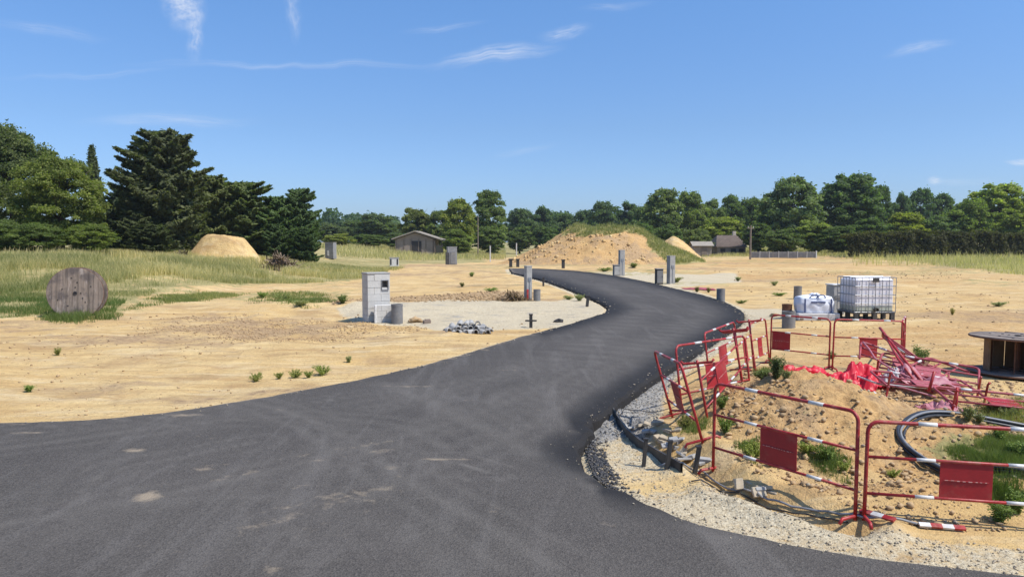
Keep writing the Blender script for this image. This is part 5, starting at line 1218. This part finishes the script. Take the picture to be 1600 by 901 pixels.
stones('edge_grit', np.stack([ep[:, 0], ep[:, 1], ez], 1), (.003+.011*rs.random(len(ep))**3)*np.clip(ep[:, 1]/9, .8, 2.2), M_STONE, 'grit and crumbs spilled along both edges of the asphalt', rs, .3, .6, 'gravel')
SANDL = [(-11, 7.3), (-5.2, 8.6), (-2, 11.5), (0, 16), (1.6, 21), (-4, 24), (-16, 24), (-24, 18)]
P = spread(SANDL, 2400, rs, 1.1, .35); stones('sand_clods', P, .005+.02*rs.random(len(P))**6*(P[:, 1]/12), M_CLOD, 'small dry clods scattered over the sand left of the road', rs)
P = spread(LUMPY, 3800, rs, .5, .9); stones('sand_clods', P, .008+.022*rs.random(len(P))**4, M_CLOD, 'patch of churned brown clods between the road and the drum', rs)
P = spread(RUBB, 2200, rs, .5); stones('rubble_ridge', P, .012+.05*rs.random(len(P))**4, M_CLOD, 'low ridge of rubble and clods behind the left gravel pad', rs)
SANDR = [(6, 14.5), (14, 12), (26, 18), (40, 60), (16, 60), (12, 40), (9.5, 26)]
P = spread(SANDR, 1700, rs, 1.0, .12); stones('sand_clods', P, (.010+.03*rs.random(len(P))**5)*(P[:, 1]/20)**.5, M_CLOD, 'scattered clods on the wide sandy ground at the right', rs)
cq = onz(905, 725); n_ = 1500; cp = np.stack([cq[0]+.12+np.abs(rs.normal(size=n_))*.16, cq[1]+rs.normal(size=n_)*.55, np.zeros(n_)], 1)
dq = sdist(cp[:, 0], cp[:, 1], ROADC); cp = cp[(dq > -.05) & (dq < .35)]; cp[:, 2] = H(cp[:, 0], cp[:, 1])
stones('asphalt_crumbs', cp, .006+.016*rs.random(len(cp))**2, M_DARK, 'black asphalt crumbs strewn over the gravel at the corner of the road', rs, .3, .6, 'crumbs')
# broken stone pieces round the trench
TP = [ground(*q) for q in [(985, 672), (1002, 668), (1018, 676), (1034, 688), (1052, 700), (1066, 708), (1078, 716), (1045, 676), (1062, 690), (1028, 664), (1096, 722), (1165, 760), (1182, 770), (1198, 772)]]
rp = np.array([tuple(q) for q in TP]); 
for k, q in enumerate(rp):
    mb = MB()
    for e in range(3):
        a, b, c_ = .05+.07*rs.random(), .03+.05*rs.random(), .015+.03*rs.random()
        mb.box((0, 0, 0), (a*1.5, b*1.5, c_), M=Matrix.Translation((rs.normal()*.05, rs.normal()*.04, .012+.015*e)) @ Matrix.Rotation(rs.random()*6, 4, 'Z') @ Matrix.Rotation(rs.normal()*.5, 4, 'X'), bev=.004)
    o = mb.build('concrete_lump', M_STONE if k % 2 else M_CONC, None, loc=tuple(q)); tag(o, 'broken lumps of pale concrete in the small trench by the black stakes', 'concrete lump', 'lumps of concrete in the trench', 'thing')
# churned boulders of the mound's cut face
A, B, z, r2 = mdat; f_ = np.nonzero((r2 < .95) & (B < -.05) & (z > .2) & (z < zof(350, D2)*.8) & (A+.45*B < .0))[0]; j = rs.choice(f_, 420)
P = np.stack([A[j]*13.4, B[j]*8.6, z[j]-.02], 1); o = stones('clods', P, .04+.20*rs.random(len(P))**4, M_GROUND, None, rs, .9, .8, parent=mound); o['kind'] = 'stuff'
ob = ground(1478, 568)
for (px, py, D, r_, m, lab) in [(1477, 566, 11.6, .13, M_RUST, 'dark rusty lump on the earth behind the tangle of barriers'), (1497, 590, 10.6, .12, M_CLOD, 'big brown clod of earth above the short red tube end'), (872, 503, None, .11, M_DARK, 'black lump of spilled asphalt beside the left road edge'), (648, 503, None, .17, M_CLOD, 'reddish brown block on the left gravel pad by the thick pipe'), (1210, 494, None, .12, M_CLOD, 'small brown mound of soil left of the adjoining pipes')]:
    q = ground(px, py) if D is None else Vector((atd(px, D, 0)[0], D, h1(atd(px, D, 0)[0], D)))
    o = stones('earth_lump', np.array([[0, 0, 0.], [r_*.9, .05, 0], [-r_*.7, -.02, 0], [.2*r_, -.3*r_, .4*r_]]), np.array([r_, r_*.7, r_*.6, r_*.6]), m, None, rs, flat=.55); o.location = q; tag(o, lab, 'lump', None, 'thing')

# small grey spacer blocks heaped by the road
def spacers():
    c = ground(731, 519); s = scale_at(c); first = None; rg = np.random.default_rng(6); k = 0
    for lay, nx, ny in ((0, 8, 3), (1, 6, 2), (2, 4, 1)):
        for iy in range(ny):
            for ix in range(nx):
                x = (ix-(nx-1)/2)*9.2*s+rg.normal()*.02; y = (iy-(ny-1)/2)*.24+rg.normal()*.03; z = lay*.095
                if first is None:
                    o = empty('kerb_spacer', c, 0, 'small grey channel block heaped with others beside the left road edge', 'channel block', 'heap of grey channel blocks')
                    mb = MB(); n = 9; ring = [(.075*math.cos(math.pi*i/(n-1)), .075*math.sin(math.pi*i/(n-1))) for i in range(n)]+[(.052*math.cos(math.pi*(n-1-i)/(n-1)), .052*math.sin(math.pi*(n-1-i)/(n-1))) for i in range(n)]
                    m_ = len(ring); mb.add([(a, -.11, b) for a, b in ring]+[(a, .11, b) for a, b in ring], [(i, (i+1) % m_, m_+(i+1) % m_, m_+i) for i in range(m_)]+[(i, i+1, m_-2-i, m_-1-i) for i in range(n-1)]+[(m_+i+1, m_+i, m_+m_-1-i, m_+m_-2-i) for i in range(n-1)])
                    mb.box((-.07, 0, -.01), (.04, .2, .02)); mb.box((.07, 0, -.01), (.04, .2, .02)); mb.build('arch', M_CONC, o); first = o
                else: o = copy_tree(first)
                o.location = c+Vector((x, y+.15, z+.015)); o.rotation_euler = (rg.normal()*.2, rg.normal()*.25, rg.normal()*.5); k += 1
spacers()
rb2 = np.random.default_rng(12)
def grass_patch(pix, n, h, lab, straw=.35):
    meadow('weedy_patch', [tuple(ground(*q)[:2]) for q in pix], n, rb2, .03, h, lab, straw=straw, m=M_GREENG, wid=.010, edge=.3, power=.3, clump=2.5)
grass_patch([(1240, 700), (1300, 690), (1345, 720), (1335, 760), (1270, 740)], 1600, .14, 'ragged green growth right of the front red plate')
grass_patch([(1140, 690), (1190, 680), (1200, 735), (1150, 730)], 900, .12, 'ragged green growth left of the front red plate')
grass_patch([(1050, 655), (1090, 640), (1120, 660), (1100, 700), (1065, 690)], 900, .14, 'ragged dry growth at the feet of the leaning barriers', .6)
grass_patch([(1170, 580), (1240, 575), (1260, 600), (1180, 604)], 1300, .16, 'ragged growth behind the crest left of the red sheets', .4)
grass_patch([(1500, 640), (1600, 625), (1660, 650), (1600, 672), (1520, 668)], 1900, .15, 'dry ragged weeds between tangle and hose loop', .75)
def block_small():
    p = ground(651, 506)
    mb = MB(); mb.box((0, 0, .05), (.22, .14, .13), bev=.015); mb.box((.02, .0, .125), (.16, .1, .03), bev=.01); o = mb.build('brick', M_ROOFT, None, loc=p+Vector((.3, 0, 0))); o.rotation_euler.z = .4; tag(o, 'reddish brown brick lying right of the thick standing pipe', 'brick', None, 'thing')
block_small()
# brushwood
def brush(px, bot, wpx, hpx, n, label, col=(1, 1, 1), D=None):
    p = ground(px, bot) if D is None else Vector((atd(px, D, 0)[0], D, h1(atd(px, D, 0)[0], D))); s = p.y/F; w_, hh = wpx*s, hpx*s; rg = np.random.default_rng(int(px)); V = []; Fq = []
    V = []
    for k in range(n):
        a = rg.random()*6.28; r_ = abs(rg.normal())*.3*w_; x, y = r_*math.cos(a), r_*math.sin(a)*.5; top = hh*max(.1, 1-(r_/(w_*.5))**2)*rg.random(); L = w_*.3*(.4+rg.random()); b = rg.random()*6.28; dz = rg.normal()*.3*hh; wd = .012*s*60
        P0 = np.array([x-math.cos(b)*L/2, y-math.sin(b)*L/2, max(.02, top-dz)]); P1 = np.array([x+math.cos(b)*L/2, y+math.sin(b)*L/2, max(.02, top+dz)]); q = np.array([-math.sin(b)*wd, math.cos(b)*wd, wd*.7])
        V += [P0-q, P0+q, P1+q*.5, P1-q*.5]
    V = np.array(V); o = npmesh('brushwood_heap', V, np.arange(len(V)).reshape(-1, 4), M_TWIG, None, rg.random(len(V)//4)); o.location = p; o.color = (*col, 1); tag(o, label, 'brushwood', None, 'thing')
brush(437, 391, 60, 20, 700, 'greyish brown heap of brushwood before the last conifers', (.8, .72, .75), 52)
brush(800, 470, 50, 12, 260, 'dry twigs and roots beside the tall slim post with reddish foot', (.8, .7, .6))
brush(285, 395, 34, 16, 260, 'dark brush at the left foot of the flat topped sand heap', (.5, .5, .4), 50)

# ------------------------------------------------------------------ weeds one by one
def weed_proto(seed, spread_=.5, nst=16, leaf=.035, upright=.6):
    rg = np.random.default_rng(seed); C = []; Nn = []; T = []; U = []; mb = MB()
    for k in range(nst):
        a = rg.random()*6.28; L = .45+.55*rg.random(); out = np.array([math.cos(a), math.sin(a), 0])*spread_*(.2+.8*rg.random()); m = int(30+45*L)
        s = rg.random(m)**.8; b = out*s[:, None]; b[:, 2] = L*s*(1-.35*s*(1-upright)); b += rg.normal(size=(m, 3))*.055; C.append(b); d = np.tile(out, (m, 1)); Nn.append(rg.normal(size=(m, 3))*.7+[0, 0, .9]); T.append(np.clip(rg.random(m)*.8+.1, 0, 1)); U.append(d*2+rg.normal(size=(m, 3))*.6+[0, 0, .4])
        e = b[np.argmax(s)]; mb.tube([(0, 0, -.03), tuple(e*.5+np.array([0, 0, .05])), tuple(e)], [.010, .007, .004], 4)
    C, Nn, T, U = map(np.concatenate, (C, Nn, T, U)); C[:, 2] = np.maximum(C[:, 2], .01)
    V, Fq = quads(C, Nn, leaf*(.5+.9*rg.random(len(C))), rg, 1.5, U); o = bpy.data.objects.new('weed_plant', None); COL.objects.link(o)
    npmesh('leaves', V, Fq, M_WEED, o, T); mb.build('stems', M_WEED, o); return o
WP = [weed_proto(1, .6, 26, .065), weed_proto(2, .42, 30, .065, 1.0), weed_proto(3, 1.0, 34, .075, .3), weed_proto(4, .34, 22, .06, 1)]; wused = set()
def weed(px, py, hpx, k, label, wf=1.0, tint=(1, 1, 1), D=None, group='weeds growing on the site'):
    p = ground(px, py) if D is None else Vector((atd(px, D, 0)[0], D, h1(atd(px, D, 0)[0], D))); s = p.y/F; o = WP[k] if k not in wused else copy_tree(WP[k]); wused.add(k)
    hh = hpx*s; o.location = p; low = py < 620 and px < 1190 or py < 560; o.scale = (hh*wf*(1.2 if low else 1.1), hh*wf*(1.2 if low else 1.1), hh*(.92 if low else .95)); o.rotation_euler = (0, 0, random.random()*6.28)
    for c in o.children: c.color = (*[q*(1.35 if low else 1) for q in tint], 1)
    tag(o, label, 'weed', group, 'thing')
BG = (1.25, 1.5, .8); GG = (1.7, 1.6, 1.6); LGN = (1.9, 1.9, 1.0)
for a in [
 (1213, 590, 40, 1, 'tall dark green weed at the left end of the red sheet', .8, (.9, 1.0, .9)), (1192, 592, 24, 2, 'low wide weed under the pinkish red plate', .8, (1.1, 1.2, .9)), (1228, 592, 20, 0, 'round weed just left of the left red sheet', .9, GG),
 (1438, 572, 36, 1, 'green bush like weed behind the tangle of barriers', .75, (1.3, 1.5, 1.2)), (1133, 678, 36, 0, 'dark weed right behind the left post of the front barrier', .7, BG), (1128, 640, 26, 1, 'weed under the bright red plate in the cluster', .8, BG), (1070, 668, 26, 2, 'sparse weed at the foot of the leftmost leaning barrier', .6, (1.4, 1.2, .8)),
 (1178, 716, 34, 2, 'light green weed left of the front red plate', .6, LGN), (1262, 710, 28, 2, 'yellow green weed right of the front red plate', .7, LGN), (1290, 725, 36, 3, 'upright green weed between the two nearest plates', 1.1, BG), (1318, 738, 24, 0, 'pale weed beside the shared posts of the nearest barriers', .9, LGN), (1205, 728, 18, 0, 'small weed directly below the front red plate', .9, (1.2, 1.3, .8)),
 (1560, 690, 30, 1, 'tall weed in the grass inside the hose loop', .8, BG), (1590, 720, 34, 3, 'dark weed at the right edge inside the hose loop', 1.3, BG), (1500, 765, 28, 0, 'greyish weed below the hose loop by the right plate', .9, (1.3, 1.3, 1.0)), (1562, 815, 34, 3, 'leafy weed under the lower rail at the right edge', 1.4, BG), (1588, 800, 40, 1, 'dense weed in the lower right corner by the barrier', 1, BG), (1395, 745, 18, 2, 'little weed left of the hose loop', .7, LGN),
 (1512, 655, 30, 0, 'pale weed right of the pink netting', .8, GG), (1545, 645, 26, 2, 'dry weed below the flat lying drum', .7, (1.8, 1.5, 1.2)), (1575, 650, 22, 2, 'greyish weed behind the tilted right barrier', .7, GG), (1530, 662, 20, 0, 'small pale weed between netting and tilted barrier', .9, GG),
 (45, 612, 15, 0, 'single green weed on the sand near the left picture edge', 1.0, BG), (90, 555, 14, 3, 'thin upright weed on the sand above the lone green one', 1, (1.6, 1.4, 1)), (400, 596, 20, 2, 'leftmost weed of the row beside the left road edge', .5, (1.5, 1.4, .9)), (436, 592, 14, 0, 'second weed of the row beside the left road edge', .9, (1.5, 1.4, .9)), (462, 590, 18, 2, 'third weed of the row beside the left road edge', .6, (1.5, 1.4, .9)), (482, 590, 14, 0, 'fourth weed of the row beside the left road edge', 1, (1.4, 1.4, .9)), (503, 586, 22, 2, 'rightmost weed of the row beside the left road edge', .6, (1.5, 1.5, .9)), (545, 566, 12, 3, 'tiny lone weed between the row and the road', 1, GG),
 (535, 474, 18, 0, 'dark weed at the left of the letterbox pillar', 1.0, (.9, 1, .7)), (440, 470, 18, 2, 'broad weed in the middle of the weedy bank', .8, (1.3, 1.3, 1)), (470, 478, 14, 2, 'pale weed at the right end of the weedy bank', .9, GG), (410, 466, 14, 0, 'weed at the left end of the weedy bank', 1, BG), (905, 470, 14, 0, 'grey green weed inside the sharp bend', 1, GG), (888, 468, 10, 2, 'low weed beside the grey green one inside the bend', .8, GG), (737, 432, 8, 3, 'small dark weed on the sand beyond the left gravel pad', 1.4, BG), (767, 455, 8, 2, 'flat weed behind the left gravel pad', 1.4, BG), (722, 448, 8, 3, 'tiny dark weed standing alone beyond the left gravel pad', 1.3, (1, .9, .6)),
 (1057, 441, 12, 2, 'weed at the foot of the post beside the dark square cabinet', .8, (1.3, 1.2, .8)), (1089, 456, 9, 3, 'small dark weed in front of the flat red netting', 1.2, (1.1, .9, .6)), (1107, 457, 9, 3, 'small dark weed right of the one before the red netting', 1, (1.1, .9, .6)), (1218, 462, 8, 2, 'flat green weed left of the pipe behind the bag', 1.4, BG), (1158, 474, 8, 2, 'low weed beside the outer pipe of the bend', 1.2, (1.2, 1.2, .8)), (1153, 439, 9, 0, 'little weed on the pale track at the right', 1, GG), (1210, 446, 9, 0, 'grey weed farther along the pale track', 1.2, GG), (1488, 492, 12, 3, 'thin dry weed alone on the sand right of the tank', .8, (1.8, 1.4, 1)), (1300, 560, 14, 0, 'weed under the middle post of the back row', 1.1, GG), (1560, 478, 10, 2, 'flat weed on the far right sand', 1.2, GG), (990, 418, 10, 0, 'weed right of the slim post with cabinet', 1.4, (1.3, 1.3, .8)), (945, 424, 9, 2, 'weed left of the small grey cabinet by the far road', 1.3, (1.3, 1.3, .8)),
]: weed(*a)
# taller pale seed heads along the meadow's upper edge
def seedheads():
    rg = np.random.default_rng(44); n = 900; px = rg.uniform(-30, 300, n); D = rg.uniform(38, 47, n); x = (px-800)/F*D; P = np.stack([x, D, H(x, D)], 1)
    blades('seed_heads', P, .35+.45*rg.random(n), .03, M_GRASS, .75+.25*rg.random(n), 'pale feathery grass heads along the top of the left meadow', 'grass', rg, .25)
    n = 900; px = rg.uniform(1330, 1640, n); D = rg.uniform(70, 88, n); x = (px-800)/F*D; P = np.stack([x, D, H(x, D)], 1)
    blades('seed_heads', P, .5+.7*rg.random(n), .04, M_GRASS, .6+.4*rg.random(n), 'pale feathery grass heads before the dark hedge', 'grass', rg, .25)
seedheads()

# ------------------------------------------------------------------ the summer air
def haze():
    mb = MB(); mb.box((0, 150, 14), (1100, 460, 32)); o = mb.build('haze', None); o.data.materials.clear()
    m = bpy.data.materials.new('air'); m.use_nodes = True; t = NT(m.node_tree); t.n.clear()
    v = t.new('ShaderNodeVolumePrincipled', {'Color': (.86, .92, 1.0), 'Density': .00022, 'Anisotropy': .2})
    t.l.new(v.outputs[0], t.new('ShaderNodeOutputMaterial').inputs['Volume']); o.data.materials.append(m); tag(o, 'thin blue summer air over the whole site', 'haze', kind='stuff')
haze()
